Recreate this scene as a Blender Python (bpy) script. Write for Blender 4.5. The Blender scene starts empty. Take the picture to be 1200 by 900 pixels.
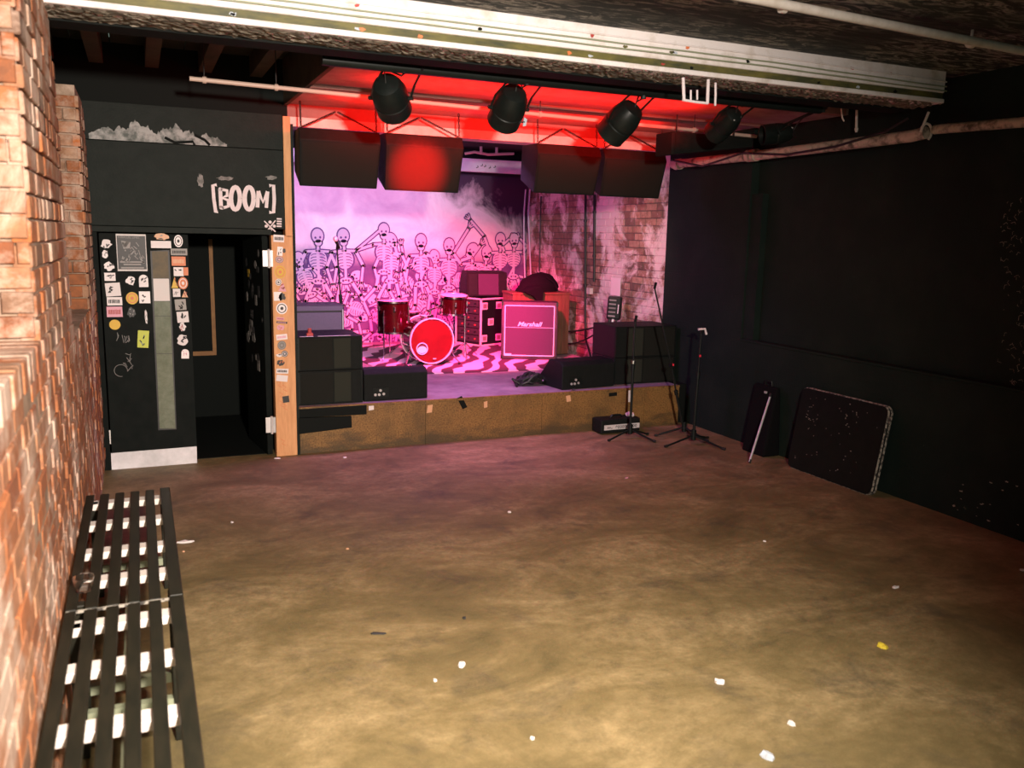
import bpy, math, random
import numpy as np
from mathutils import Vector, Matrix, Euler
random.seed(7)
SC = bpy.context.scene
COL = SC.collection
PI = math.pi

# ------------------------------------------------------------------ camera
def cam_axes(yaw, pit, roll):
    f = np.array([math.sin(yaw)*math.cos(pit), math.cos(yaw)*math.cos(pit), -math.sin(pit)])
    r = np.array([math.cos(yaw), -math.sin(yaw), 0.]); d = np.cross(f, r)
    c, s = math.cos(roll), math.sin(roll)
    return np.array([c*r+s*d, -s*r+c*d, f])
CM = cam_axes(*[math.radians(a) for a in (23.585, 9.834, -1.223)])
FPX = 1000.5
CP = np.array([0, 0, 2.0])
cd = bpy.data.cameras.new('camera'); cam = bpy.data.objects.new('camera', cd); COL.objects.link(cam)
r_, d_, f_ = CM
cam.matrix_world = Matrix(((r_[0], -d_[0], -f_[0], CP[0]), (r_[1], -d_[1], -f_[1], CP[1]), (r_[2], -d_[2], -f_[2], CP[2]), (0, 0, 0, 1)))
cd.sensor_width = 36; cd.lens = 36*FPX/1200; cd.clip_start = .02; cd.clip_end = 60
cd.dof.use_dof = True; cd.dof.focus_distance = 8.5; cd.dof.aperture_fstop = 2.8
SC.camera = cam

# ------------------------------------------------------------------ world, exposure, lights
SC.view_settings.view_transform = 'Standard'; SC.view_settings.look = 'None'
SC.view_settings.gamma = 1.0; SC.view_settings.use_curve_mapping = False
SC.view_settings.exposure = 0.0
w = bpy.data.worlds.new('world'); SC.world = w; w.use_nodes = True
bg = w.node_tree.nodes['Background']; bg.inputs[0].default_value = (.55, .74, .60, 1); bg.inputs[1].default_value = .24

def light(kind, name, loc, target, energy, color, size=.3, size_y=None, spot=60, blend=.6, spread=None):
    L = bpy.data.lights.new(name, kind); L.energy = energy; L.color = color
    if kind == 'AREA':
        L.size = size
        if size_y: L.shape = 'RECTANGLE'; L.size_y = size_y
        else: L.shape = 'DISK'
        if spread: L.spread = math.radians(spread)
    elif kind == 'SPOT':
        L.spot_size = math.radians(spot); L.spot_blend = blend; L.shadow_soft_size = size
    else: L.shadow_soft_size = size
    o = bpy.data.objects.new(name, L); COL.objects.link(o); o.location = loc
    o.rotation_euler = (Vector(target)-Vector(loc)).to_track_quat('-Z', 'Y').to_euler()
    return o
# unseen spot above and behind the camera, standing in for a camera flash
light('SPOT', 'flash_spot_light', (.62, -.6, 2.60), (.85, 3.4, 1.55), 2350, (1.0, .87, .76), .10, spot=88, blend=1.)
# unseen spot added to pool light on the near floor
light('SPOT', 'floor_fill_light', (1.25, 2.0, 3.02), (1.25, 2.3, 0), 480, (1.0, .88, .72), .10, spot=96, blend=1.)
# two unseen red fills added for the plaster ceiling and lintel, then a par
light('AREA', 'red_ceiling_fill_light', (2.9, 6.05, 2.80), (2.9, 6.30, 3.6), 38, (1.0, .008, .005), 2.6, .05)
light('AREA', 'red_lintel_fill_light', (3.0, 7.02, 2.90), (3.0, 7.50, 3.12), 40, (1.0, .008, .005), 3.0, .04)
light('SPOT', 'red_par_light', (2.36, 5.95, 2.72), (2.28, 7.36, 2.56), 3000, (1.0, .008, .006), .05, spot=25, blend=1.)
# stage wash
light('AREA', 'lilac_wash_light', (2.4, 7.98, 2.80), (2.6, 9.3, .43), 80, (.70, .24, .80), 1.5, .25)
light('SPOT', 'lilac_wall_light', (2.6, 8.1, 2.75), (2.75, 12.1, 2.55), 620, (.84, .50, .96), .12, spot=60, blend=.9)
light('SPOT', 'magenta_spot_light', (3.2, 8.15, 2.78), (3.85, 10.8, .66), 3300, (1.0, .02, .15), .10, spot=66, blend=.8)
light('SPOT', 'warm_side_light', (3.9, 8.2, 2.78), (5.48, 9.0, 1.6), 95, (1.0, .50, .40), .12, spot=66, blend=.9)
light('SPOT', 'lilac_lip_light', (3.2, 7.66, 2.82), (3.2, 7.42, 0), 170, (.74, .26, .58), .10, spot=54, blend=.8)

# ------------------------------------------------------------------ pixel helpers
def ray(x, y): return CM.T @ np.array([(x-600)/FPX, (y-450)/FPX, 1.])
def hit(x, y, ax, val):
    d = ray(x, y); t = (val-CP[ax])/d[ax]; return Vector(CP+t*d)
def PX(x, y, v): return hit(x, y, 0, v)
def PY(x, y, v): return hit(x, y, 1, v)
def PZ(x, y, v=0.): return hit(x, y, 2, v)

# ------------------------------------------------------------------ materials
MATS = {}
def mat(name, col, rough=.6, metal=0., col2=None, scale=6., detail=6., bump=0., bscale=60., lo=.35, hi=.65, stretch=(1, 1, 1), spec=.5, trans=0., rand=0., coord='Object'):
    m = bpy.data.materials.new(name); m.use_nodes = True; nt = m.node_tree; N = nt.nodes; L = nt.links
    b = N['Principled BSDF']; b.inputs['Base Color'].default_value = (*col, 1); b.inputs['Roughness'].default_value = rough
    b.inputs['Metallic'].default_value = metal; b.inputs['Specular IOR Level'].default_value = spec
    if trans: b.inputs['Transmission Weight'].default_value = trans; b.inputs['IOR'].default_value = 1.45
    tc = N.new('ShaderNodeTexCoord'); mp = N.new('ShaderNodeMapping'); mp.inputs['Scale'].default_value = stretch
    L.new(tc.outputs[coord], mp.inputs[0])
    out = None
    if col2 is not None:
        n = N.new('ShaderNodeTexNoise'); n.inputs['Scale'].default_value = scale; n.inputs['Detail'].default_value = detail; n.inputs['Roughness'].default_value = .65
        L.new(mp.outputs[0], n.inputs['Vector'])
        rp = N.new('ShaderNodeValToRGB'); rp.color_ramp.elements[0].position = lo; rp.color_ramp.elements[1].position = hi
        rp.color_ramp.elements[0].color = (*col, 1); rp.color_ramp.elements[1].color = (*col2, 1)
        L.new(n.outputs['Fac'], rp.inputs[0]); out = rp.outputs[0]; L.new(out, b.inputs['Base Color'])
    if rand:
        oi = N.new('ShaderNodeObjectInfo'); hs = N.new('ShaderNodeHueSaturation')
        mr = N.new('ShaderNodeMapRange'); mr.inputs[3].default_value = 1-rand; mr.inputs[4].default_value = 1+rand
        L.new(oi.outputs['Random'], mr.inputs[0]); L.new(mr.outputs[0], hs.inputs['Value'])
        if out: L.new(out, hs.inputs['Color'])
        else: hs.inputs['Color'].default_value = (*col, 1)
        L.new(hs.outputs[0], b.inputs['Base Color'])
    if bump:
        n2 = N.new('ShaderNodeTexNoise'); n2.inputs['Scale'].default_value = bscale; n2.inputs['Detail'].default_value = 5
        L.new(mp.outputs[0], n2.inputs['Vector'])
        bp = N.new('ShaderNodeBump'); bp.inputs['Strength'].default_value = bump; bp.inputs['Distance'].default_value = .01
        L.new(n2.outputs['Fac'], bp.inputs['Height']); L.new(bp.outputs[0], b.inputs['Normal'])
    MATS[name] = m
    return m

def mixrgb(nt, fac, a, b):
    n = nt.nodes.new('ShaderNodeMix'); n.data_type = 'RGBA'
    for s, v in ((0, fac), (6, a), (7, b)):
        if hasattr(v, 'is_output'): nt.links.new(v, n.inputs[s])
        else: n.inputs[s].default_value = v if s == 0 else (*v, 1)
    return n.outputs[2]
def noise(nt, vec, scale, detail=6, rough=.6, dist=0.):
    n = nt.nodes.new('ShaderNodeTexNoise'); n.inputs['Scale'].default_value = scale; n.inputs['Detail'].default_value = detail
    n.inputs['Roughness'].default_value = rough; n.inputs['Distortion'].default_value = dist
    nt.links.new(vec, n.inputs['Vector']); return n.outputs['Fac']
def ramp(nt, fac, stops):
    r = nt.nodes.new('ShaderNodeValToRGB'); e = r.color_ramp.elements
    while len(e) < len(stops): e.new(.5)
    for k, (p, c) in enumerate(stops): e[k].position = p; e[k].color = (*c, 1) if len(c) == 3 else c
    nt.links.new(fac, r.inputs[0]); return r.outputs[0]
def math_(nt, op, a, b=0.):
    n = nt.nodes.new('ShaderNodeMath'); n.operation = op
    for i, v in enumerate((a, b)):
        if hasattr(v, 'is_output'): nt.links.new(v, n.inputs[i])
        else: n.inputs[i].default_value = v
    return n.outputs[0]
def coords(nt, kind='Object', scale=(1, 1, 1), rot=(0, 0, 0)):
    tc = nt.nodes.new('ShaderNodeTexCoord'); mp = nt.nodes.new('ShaderNodeMapping'); mp.inputs['Scale'].default_value = scale; mp.inputs['Rotation'].default_value = rot
    nt.links.new(tc.outputs[kind], mp.inputs[0]); return mp.outputs[0]
def custom(name, rough=.7):
    m = bpy.data.materials.new(name); m.use_nodes = True; b = m.node_tree.nodes['Principled BSDF']; b.inputs['Roughness'].default_value = rough
    MATS[name] = m; return m, m.node_tree, b
def bumpit(nt, b, h, strength=.4, dist=.01):
    n = nt.nodes.new('ShaderNodeBump'); n.inputs['Strength'].default_value = strength; n.inputs['Distance'].default_value = dist
    nt.links.new(h, n.inputs['Height']); nt.links.new(n.outputs[0], b.inputs['Normal'])

# concrete floor
m, nt, b = custom('floor_concrete', .62)
v = coords(nt); vs = coords(nt, scale=(1, 1.6, 1))
c1 = ramp(nt, noise(nt, vs, 1.1, 9, .7, .6), [(.29, (.085, .070, .026)), (.47, (.225, .165, .070)), (.66, (.42, .31, .155))])
c2 = mixrgb(nt, ramp(nt, noise(nt, v, 9, 9, .8), [(.36, (.75, .75, .75)), (.62, (0, 0, 0))]), c1, (.14, .105, .042))
c3 = mixrgb(nt, ramp(nt, noise(nt, v, 2.4, 7, .7, .5), [(.52, (0, 0, 0)), (.72, (.6, .6, .6))]), c2, (.055, .047, .034))
c4 = mixrgb(nt, ramp(nt, noise(nt, v, 190, 2), [(.60, (0, 0, 0)), (.75, (.55, .55, .55))]), c3, (.42, .32, .18))
nt.links.new(c4, b.inputs['Base Color']); bumpit(nt, b, noise(nt, v, 60, 6), .25, .004)
# bricks
def brickmat(name, stops, plaster=None, pl_lo=.5, pl_hi=.58, pl_scale=1.6, bump=.5):
    m, nt, b = custom(name, .85)
    oi = nt.nodes.new('ShaderNodeObjectInfo')
    g = nt.nodes.new('ShaderNodeNewGeometry'); pos = g.outputs['Position']
    base = ramp(nt, oi.outputs['Random'], stops)
    var = mixrgb(nt, ramp(nt, noise(nt, pos, 14, 6, .7), [(.40, (0, 0, 0)), (.65, (.55, .55, .55))]), base, (.10, .05, .03))
    if plaster:
        f = ramp(nt, noise(nt, pos, pl_scale, 7, .7, .4), [(pl_lo, (0, 0, 0)), (pl_hi, (1, 1, 1))])
        var = mixrgb(nt, f, var, plaster)
    nt.links.new(var, b.inputs['Base Color']); bumpit(nt, b, noise(nt, pos, 70, 6), bump, .006)
    return m
brickmat('brick_orange', [(0, (.28, .085, .03)), (.3, (.40, .14, .05)), (.5, (.42, .22, .12)), (.75, (.50, .15, .04)), (.92, (.36, .20, .12)), (1, (.12, .06, .035))], (.56, .41, .32), .47, .62, 2.6)
brickmat('brick_stage', [(0, (.20, .11, .085)), (.35, (.34, .20, .145)), (.7, (.48, .31, .22)), (1, (.11, .07, .06))], (.68, .59, .56), .475, .56, 1.7)
brickmat('mortar_stage', [(0, (.13, .095, .085)), (1, (.13, .095, .085))], (.64, .55, .52), .475, .56, 1.7)
brickmat('mortar_tan', [(0, (.36, .25, .17)), (1, (.36, .25, .17))], (.56, .41, .32), .47, .62, 2.6)
mat('stone_sill', (.46, .36, .24), .9, col2=(.16, .11, .06), scale=11, bump=.5)
# black painted masonry
m, nt, b = custom('black_masonry', .8)
b.inputs['Specular IOR Level'].default_value = .12
v = coords(nt, 'Object'); sep = nt.nodes.new('ShaderNodeSeparateXYZ'); nt.links.new(v, sep.inputs[0])
cmb = nt.nodes.new('ShaderNodeCombineXYZ'); nt.links.new(sep.outputs[1], cmb.inputs[0]); nt.links.new(sep.outputs[2], cmb.inputs[1])
bk = nt.nodes.new('ShaderNodeTexBrick'); bk.inputs['Scale'].default_value = 1; bk.inputs['Brick Width'].default_value = .225; bk.inputs['Row Height'].default_value = .086; bk.inputs['Mortar Size'].default_value = .006
nt.links.new(cmb.outputs[0], bk.inputs['Vector'])
cc = mixrgb(nt, ramp(nt, noise(nt, v, 2.5, 7), [(.45, (0, 0, 0)), (.7, (1, 1, 1))]), (.010, .0185, .015), (.015, .024, .019))
pe = ramp(nt, noise(nt, v, 26, 8, .75), [(.69, (0, 0, 0)), (.72, (1, 1, 1))])
nt.links.new(mixrgb(nt, pe, cc, (.11, .095, .07)), b.inputs['Base Color'])
bumpit(nt, b, math_(nt, 'ADD', math_(nt, 'MULTIPLY', bk.outputs['Fac'], -.8), noise(nt, v, 45, 5)), .5, .006)
# dark ceiling with brushed pale marks
m, nt, b = custom('ceiling_dark', .8)
v = coords(nt, 'Object', (1.0, 4, 1), (0, 0, .35))
f1 = ramp(nt, noise(nt, v, 3.2, 5, .6, 2.2), [(.50, (0, 0, 0)), (.58, (1, 1, 1)), (.66, (0, 0, 0))])
f2 = ramp(nt, noise(nt, coords(nt), 1.3, 3), [(.36, (.12, .12, .12)), (.56, (1, 1, 1))])
nt.links.new(mixrgb(nt, math_(nt, 'MULTIPLY', f1, f2), (.018, .022, .018), (.40, .37, .32)), b.inputs['Base Color'])
bumpit(nt, b, noise(nt, v, 6, 6), .5, .01)
# mural wall paint
m, nt, b = custom('mural_paint', .75)
v = coords(nt, 'Object'); sep = nt.nodes.new('ShaderNodeSeparateXYZ'); nt.links.new(v, sep.inputs[0])
n1 = noise(nt, v, 1.6, 7, .65, .5); n2 = noise(nt, v, .9, 5, .6)
sky = mixrgb(nt, ramp(nt, n1, [(.35, (0, 0, 0)), (.65, (1, 1, 1))]), (.60, .48, .58), (.82, .76, .78))
# smoke cloud, upper right of the painting: grows with x and z
sm = math_(nt, 'ADD', math_(nt, 'ADD', math_(nt, 'MULTIPLY', math_(nt, 'SUBTRACT', sep.outputs[0], 4.3), .80), math_(nt, 'MULTIPLY', math_(nt, 'SUBTRACT', sep.outputs[2], 2.45), .9)), math_(nt, 'MULTIPLY', math_(nt, 'SUBTRACT', n1, .5), 2.6))
sky = mixrgb(nt, ramp(nt, sm, [(-.0, (0, 0, 0)), (.55, (1, 1, 1))]), sky, (.04, .018, .05))
lowf = math_(nt, 'ADD', math_(nt, 'MULTIPLY', math_(nt, 'SUBTRACT', 1.83, sep.outputs[2]), 3.2), math_(nt, 'MULTIPLY', math_(nt, 'SUBTRACT', n2, .5), 1.2))
low = mixrgb(nt, ramp(nt, noise(nt, v, 2.5, 5), [(.35, (0, 0, 0)), (.65, (1, 1, 1))]), (.06, .035, .12), (.15, .08, .21))
nt.links.new(mixrgb(nt, ramp(nt, lowf, [(0, (0, 0, 0)), (1, (1, 1, 1))]), sky, low), b.inputs['Base Color'])
# rug zebra print
m, nt, b = custom('rug_print', .95)
v = coords(nt, 'Object', (1, 1, 1), (0, 0, .5))
wv = nt.nodes.new('ShaderNodeTexWave'); wv.inputs['Scale'].default_value = 1.25; wv.inputs['Distortion'].default_value = 7.5; wv.inputs['Detail'].default_value = 1.5; wv.inputs['Detail Scale'].default_value = 1.2
nt.links.new(v, wv.inputs['Vector'])
nt.links.new(ramp(nt, wv.outputs['Fac'], [(.44, (.05, .04, .05)), (.52, (.72, .68, .70))]), b.inputs['Base Color'])
# plywood of the stage front
m, nt, b = custom('stage_ply', .6)
v = coords(nt, 'Object')
c = ramp(nt, noise(nt, v, 70, 4, .7), [(.35, (.10, .050, .014)), (.5, (.25, .125, .034)), (.68, (.34, .185, .06))])
c = mixrgb(nt, ramp(nt, noise(nt, v, 3, 6), [(.45, (0, 0, 0)), (.7, (.7, .7, .7))]), c, (.085, .052, .018))
sep = nt.nodes.new('ShaderNodeSeparateXYZ'); nt.links.new(v, sep.inputs[0])
scuff = math_(nt, 'ADD', math_(nt, 'MULTIPLY', math_(nt, 'SUBTRACT', .17, sep.outputs[2]), 5), math_(nt, 'MULTIPLY', math_(nt, 'SUBTRACT', noise(nt, coords(nt, scale=(1, 1, 3)), 3.5, 7), .5), 3))
c = mixrgb(nt, ramp(nt, scuff, [(.1, (0, 0, 0)), (.8, (.75, .75, .75))]), c, (.050, .038, .018))
nt.links.new(c, b.inputs['Base Color'])

mat('stage_floor_paint', (.20, .17, .20), .55, col2=(.36, .32, .35), scale=3.5, bump=.2)
mat('post_wood', (.82, .42, .19), .6, col2=(.66, .30, .12), scale=5, stretch=(6, 6, .7))
mat('frame_wood', (.34, .15, .035), .6, col2=(.24, .10, .025), scale=8)
mat('cabinet_wood', (.16, .075, .035), .5, col2=(.10, .04, .018), scale=5, stretch=(5, 5, .6))
mat('board_black', (.010, .0145, .012), .6, spec=.15, col2=(.015, .020, .017), scale=9, bump=.3)
mat('door_black', (.005, .0075, .0065), .6, spec=.08, col2=(.009, .011, .010), scale=10)
mat('black_plastic', (.006, .009, .008), .38, spec=.3, col2=(.009, .012, .011), scale=20)
mat('speaker_paint', (.007, .009, .008), .55, spec=.15, col2=(.011, .013, .012), scale=25, bump=.5, bscale=220)
mat('grille_black', (.010, .011, .009), .5, spec=.15, col2=(.017, .017, .013), scale=180, bump=.5, bscale=400)
mat('grille_olive', (.026, .029, .021), .6, spec=.15, col2=(.034, .037, .028), scale=160, bump=.5, bscale=400)
mat('grille_grey', (.078, .052, .088), .8, spec=.2, col2=(.058, .040, .066), scale=220, bump=.3, bscale=400)
mat('grille_dusk', (.11, .10, .13), .8, col2=(.15, .14, .17), scale=180)
mat('tolex', (.030, .028, .032), .55, bump=.3, bscale=300)
mat('piping_white', (.75, .72, .72), .5)
mat('chrome', (.75, .75, .76), .18, 1.)
mat('aluminium', (.66, .64, .63), .38, .35, col2=(.54, .53, .52), scale=8)
mat('hinge_steel', (.80, .76, .74), .4, .4)
mat('kick_plate', (.92, .88, .92), .5, .15, col2=(.66, .64, .66), scale=5)
mat('drum_shell', (.022, .002, .003), .14, col2=(.008, .0015, .0015), scale=2.2)
mat('drum_head_red', (.115, .006, .008), .4, spec=.25, col2=(.085, .005, .006), scale=4)
mat('drum_head_white', (.75, .72, .72), .5)
mat('hoop_white', (.78, .66, .66), .3)
mat('cymbal_dark', (.05, .04, .03), .4)
mat('fabric_black', (.004, .004, .0045), .9, spec=.15, bump=.4, bscale=90)
mat('cable_black', (.012, .013, .012), .5)
mat('cable_pale', (.55, .55, .66), .5)
mat('beam_white', (.86, .80, .79), .6, col2=(.58, .50, .42), scale=6, bump=.35, lo=.5, hi=.78)
mat('beam_olive', (.16, .14, .035), .6, col2=(.05, .055, .025), scale=5, stretch=(1, 1, 4))
mat('beam_rough', (.09, .078, .056), .9, col2=(.42, .36, .28), scale=26, bump=.8, bscale=60, lo=.45, hi=.70, stretch=(.3, 1.4, 1))
mat('pipe_white', (.74, .68, .62), .5, col2=(.60, .53, .46), scale=12)
mat('pipe_flaking', (.55, .45, .36), .6, col2=(.09, .075, .05), scale=11, bump=.4, lo=.48, hi=.66)
mat('pipe_pale', (.60, .44, .36), .5)
mat('plaster_red_tint', (.34, .18, .16), .8, col2=(.28, .14, .12), scale=4, bump=.2)  # red lamp light tinted into the plaster colour
mat('plaster_drab', (.40, .33, .31), .85, col2=(.27, .22, .21), scale=5, bump=.3)
mat('batten_pink', (.82, .70, .66), .7, col2=(.70, .56, .50), scale=7)
mat('joist_wood', (.070, .050, .030), .85, col2=(.11, .075, .042), scale=6, bump=.4)
mat('ceiling_board', (.035, .032, .020), .9, col2=(.052, .046, .028), scale=6, bump=.3)
mat('lilac_beam', (.66, .64, .72), .6, col2=(.56, .54, .62), scale=6)
mat('void_black', (.007, .009, .008), .8, spec=.15)
mat('corridor_dark', (.006, .008, .007), .8, spec=.15)
mat('slat_black', (.012, .013, .009), .42, spec=.2, col2=(.022, .020, .013), scale=9, stretch=(3, .6, 3))
mat('batten_white', (.86, .78, .72), .6, col2=(.76, .68, .62), scale=20)
mat('rail_sage', (.30, .33, .22), .6)
mat('paint_white', (.90, .80, .82), .8, col2=(.80, .70, .72), scale=20)
mat('torn_paper', (.42, .43, .42), .9, col2=(.12, .14, .13), scale=16, lo=.4, hi=.62)
mat('overspray', (.36, .34, .33), .9, col2=(.12, .12, .11), scale=20)
mat('stick_white', (.88, .80, .80), .5, rand=.12)
mat('stick_pink', (.78, .36, .46), .5)
mat('stick_yellow', (.72, .44, .03), .5)
mat('stick_lime', (.55, .60, .06), .5)
mat('stick_orange', (.72, .20, .07), .5)
mat('stick_grey', (.26, .24, .22), .5, rand=.3)
mat('stick_dark', (.035, .032, .032), .5)
mat('stick_peach', (.76, .42, .24), .5)
mat('stick_red', (.45, .06, .05), .5)
mat('ink', (.035, .030, .032), .6)
mat('ink_grey', (.33, .31, .30), .6)
mat('vision_glass', (.16, .18, .12), .12, col2=(.09, .075, .035), scale=3)
mat('paper_white', (.78, .72, .70), .7)
mat('glass_clear', (1, 1, 1), .03, trans=1.)
mat('bone', (.54, .45, .57), .8)
mat('bone_shade', (.52, .44, .60), .8)
mat('bone_outline', (.09, .045, .17), .8)
mat('scrap_yellow', (.80, .62, .05), .7)
mat('scrap_blue', (.50, .55, .62), .7)
mat('led_red', (.8, .02, .05), .4)
mat('table_black', (.006, .008, .007), .35, spec=.15, col2=(.009, .011, .009), scale=14)
mat('table_edge', (.40, .36, .30), .6, col2=(.05, .045, .04), scale=38, lo=.46, hi=.56)
mat('scuff_pale', (.34, .30, .24), .8)
mat('lamp_diffuser', (.9, .85, .75), .5)

# ------------------------------------------------------------------ mesh building
class MB:
    def __init__(s): s.v = []; s.f = []
    def add(s, vs, fs):
        o = len(s.v); s.v += [tuple(p) for p in vs]; s.f += [tuple(i+o for i in f) for f in fs]; return s
    def box(s, lo, hi, M=None):
        (a, b_, c), (d, e, f) = lo, hi
        vs = [(a, b_, c), (d, b_, c), (d, e, c), (a, e, c), (a, b_, f), (d, b_, f), (d, e, f), (a, e, f)]
        if M is not None: vs = [M @ Vector(p) for p in vs]
        return s.add(vs, [(3, 2, 1, 0), (4, 5, 6, 7), (0, 1, 5, 4), (1, 2, 6, 5), (2, 3, 7, 6), (3, 0, 4, 7)])
    def cbox(s, c, size, M=None):
        h = [k/2 for k in size]; return s.box([c[i]-h[i] for i in range(3)], [c[i]+h[i] for i in range(3)], M)
    def prism(s, poly, a0, a1, fn):
        # poly: 2d points; fn(u, v, t) -> 3d point
        n = len(poly); vs = [fn(u, v, a0) for u, v in poly]+[fn(u, v, a1) for u, v in poly]
        fs = [tuple(range(n-1, -1, -1)), tuple(range(n, 2*n))]+[(i, (i+1) % n, n+(i+1) % n, n+i) for i in range(n)]
        return s.add(vs, fs)
    def tube(s, pts, r, n=8, cap=True):
        pts = [Vector(p) for p in pts]; rs = r if isinstance(r, (list, tuple)) else [r]*len(pts)
        vs = []; prev = None
        for i, p in enumerate(pts):
            t = (pts[min(i+1, len(pts)-1)]-pts[max(i-1, 0)])
            t = t.normalized() if t.length > 1e-9 else Vector((0, 0, 1))
            if prev is None: a = t.orthogonal().normalized()
            else:
                a = prev-t*prev.dot(t); a = a.normalized() if a.length > 1e-6 else t.orthogonal().normalized()
            prev = a; bb = t.cross(a)
            vs += [p+(a*math.cos(2*PI*k/n)+bb*math.sin(2*PI*k/n))*rs[i] for k in range(n)]
        fs = []
        for i in range(len(pts)-1):
            for k in range(n): fs.append((i*n+k, i*n+(k+1) % n, (i+1)*n+(k+1) % n, (i+1)*n+k))
        if cap: fs += [tuple(range(n-1, -1, -1)), tuple((len(pts)-1)*n+k for k in range(n))]
        return s.add(vs, fs)
    def lathe(s, prof, M=None, n=24, cap=True):
        # prof: list of (radius, height) about local z
        vs = []
        for r, h in prof: vs += [Vector((r*math.cos(2*PI*k/n), r*math.sin(2*PI*k/n), h)) for k in range(n)]
        if M is not None: vs = [M @ p for p in vs]
        fs = []
        for i in range(len(prof)-1):
            for k in range(n): fs.append((i*n+k, i*n+(k+1) % n, (i+1)*n+(k+1) % n, (i+1)*n+k))
        if cap: fs += [tuple(range(n-1, -1, -1)), tuple((len(prof)-1)*n+k for k in range(n))]
        return s.add(vs, fs)
    def ribbon(s, pts, wd, fn, d=0., caps=True):
        pts = [Vector((p[0], p[1])) for p in pts]; ws = wd if isinstance(wd, (list, tuple)) else [wd]*len(pts)
        vs = []
        for i, p in enumerate(pts):
            t = pts[min(i+1, len(pts)-1)]-pts[max(i-1, 0)]
            t = t.normalized() if t.length > 1e-9 else Vector((1, 0)); nn = Vector((-t.y, t.x))
            vs += [fn(*(p+nn*ws[i]/2), d), fn(*(p-nn*ws[i]/2), d)]
        s.add(vs, [(2*i, 2*i+1, 2*i+3, 2*i+2) for i in range(len(pts)-1)])
        if caps:
            for p, wv in ((pts[0], ws[0]), (pts[-1], ws[-1])): s.disc(p, wv/2, wv/2, fn, d, n=8)
        return s
    def disc(s, c, rx, ry, fn, d=0., rot=0., n=14):
        cr, sr = math.cos(rot), math.sin(rot)
        return s.add([fn(c[0]+rx*math.cos(2*PI*k/n)*cr-ry*math.sin(2*PI*k/n)*sr, c[1]+rx*math.cos(2*PI*k/n)*sr+ry*math.sin(2*PI*k/n)*cr, d) for k in range(n)], [tuple(range(n))])
    def poly(s, pts, fn, d=0.): return s.add([fn(p[0], p[1], d) for p in pts], [tuple(range(len(pts)))])

def basis(o):
    Mx = Matrix.Identity(4)
    while o is not None: Mx = o.matrix_basis @ Mx; o = o.parent
    return Mx
def obj(name, mb, m, parent=None, smooth=False, bevel=0., world=False, segs=2):
    me = bpy.data.meshes.new(name); vs = mb.v
    if world and parent is not None:
        inv = basis(parent).inverted(); vs = [tuple(inv @ Vector(p)) for p in vs]
    me.from_pydata(vs, [], mb.f); me.validate(); me.update()
    if smooth:
        me.polygons.foreach_set('use_smooth', [True]*len(me.polygons))
        try: me.set_sharp_from_angle(angle=math.radians(38))
        except Exception: pass
    me.materials.append(MATS[m] if isinstance(m, str) else m)
    o = bpy.data.objects.new(name, me); COL.objects.link(o)
    if parent is not None: o.parent = parent
    if bevel:
        bv = o.modifiers.new('bevel', 'BEVEL'); bv.width = bevel; bv.segments = segs; bv.limit_method = 'ANGLE'
    return o
def tag(o, label=None, cat=None, group=None, kind=None):
    if label: o['label'] = label
    if cat: o['category'] = cat
    if group: o['group'] = group
    if kind: o['kind'] = kind
    return o
def thing(name, label, cat, loc=(0, 0, 0), rotz=0., group=None, kind=None):
    o = bpy.data.objects.new(name, None); COL.objects.link(o); o.empty_display_size = .1
    o.location = loc; o.rotation_euler = (0, 0, rotz)
    return tag(o, label, cat, group, kind)
def struct(name, mb=None, m=None, label=None, loc=(0, 0, 0), bevel=0.):
    o = obj(name, mb, m, bevel=bevel) if mb else thing(name, None, None, loc)
    o['kind'] = 'structure'
    if label: o['label'] = label
    return o
def dup(root, loc, rotz=None, label=None):
    r = root.copy(); COL.objects.link(r); r.location = loc
    if rotz is not None: r.rotation_euler = (r.rotation_euler[0], r.rotation_euler[1], rotz)
    if label: r['label'] = label
    for ch in list(root.children):
        c = ch.copy(); COL.objects.link(c); c.parent = r
        for g in list(ch.children):
            e = g.copy(); COL.objects.link(e); e.parent = c
    return r
def one(fn): mb = MB(); fn(mb); return mb
def B(lo, hi): return MB().box(lo, hi)
def T(pts, r, n=8): return MB().tube(pts, r, n)
def text_mb(s, size, fn, shear=0., extr=0.):
    cu = bpy.data.curves.new('lettering', 'FONT'); cu.body = s; cu.size = size; cu.shear = shear; cu.resolution_u = 2; cu.offset = extr
    o = bpy.data.objects.new('lettering', cu); COL.objects.link(o)
    dg = bpy.context.evaluated_depsgraph_get(); me = bpy.data.meshes.new_from_object(o.evaluated_get(dg))
    mb = MB(); mb.add([fn(v.co.x, v.co.y, 0) for v in me.vertices], [tuple(p.vertices) for p in me.polygons])
    bpy.data.objects.remove(o); bpy.data.curves.remove(cu); bpy.data.meshes.remove(me)
    return mb

# ------------------------------------------------------------------ the setting
XR = 5.49          # right wall
YS = 7.70          # stage front
ZS = .43           # stage height
YB = 12.15         # mural wall
XL = -.335         # left brick wall face
struct('floor', B((-1.2, -1.5, -.12), (5.9, 12.3, 0)), 'floor_concrete', 'stained olive brown concrete floor')
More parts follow.
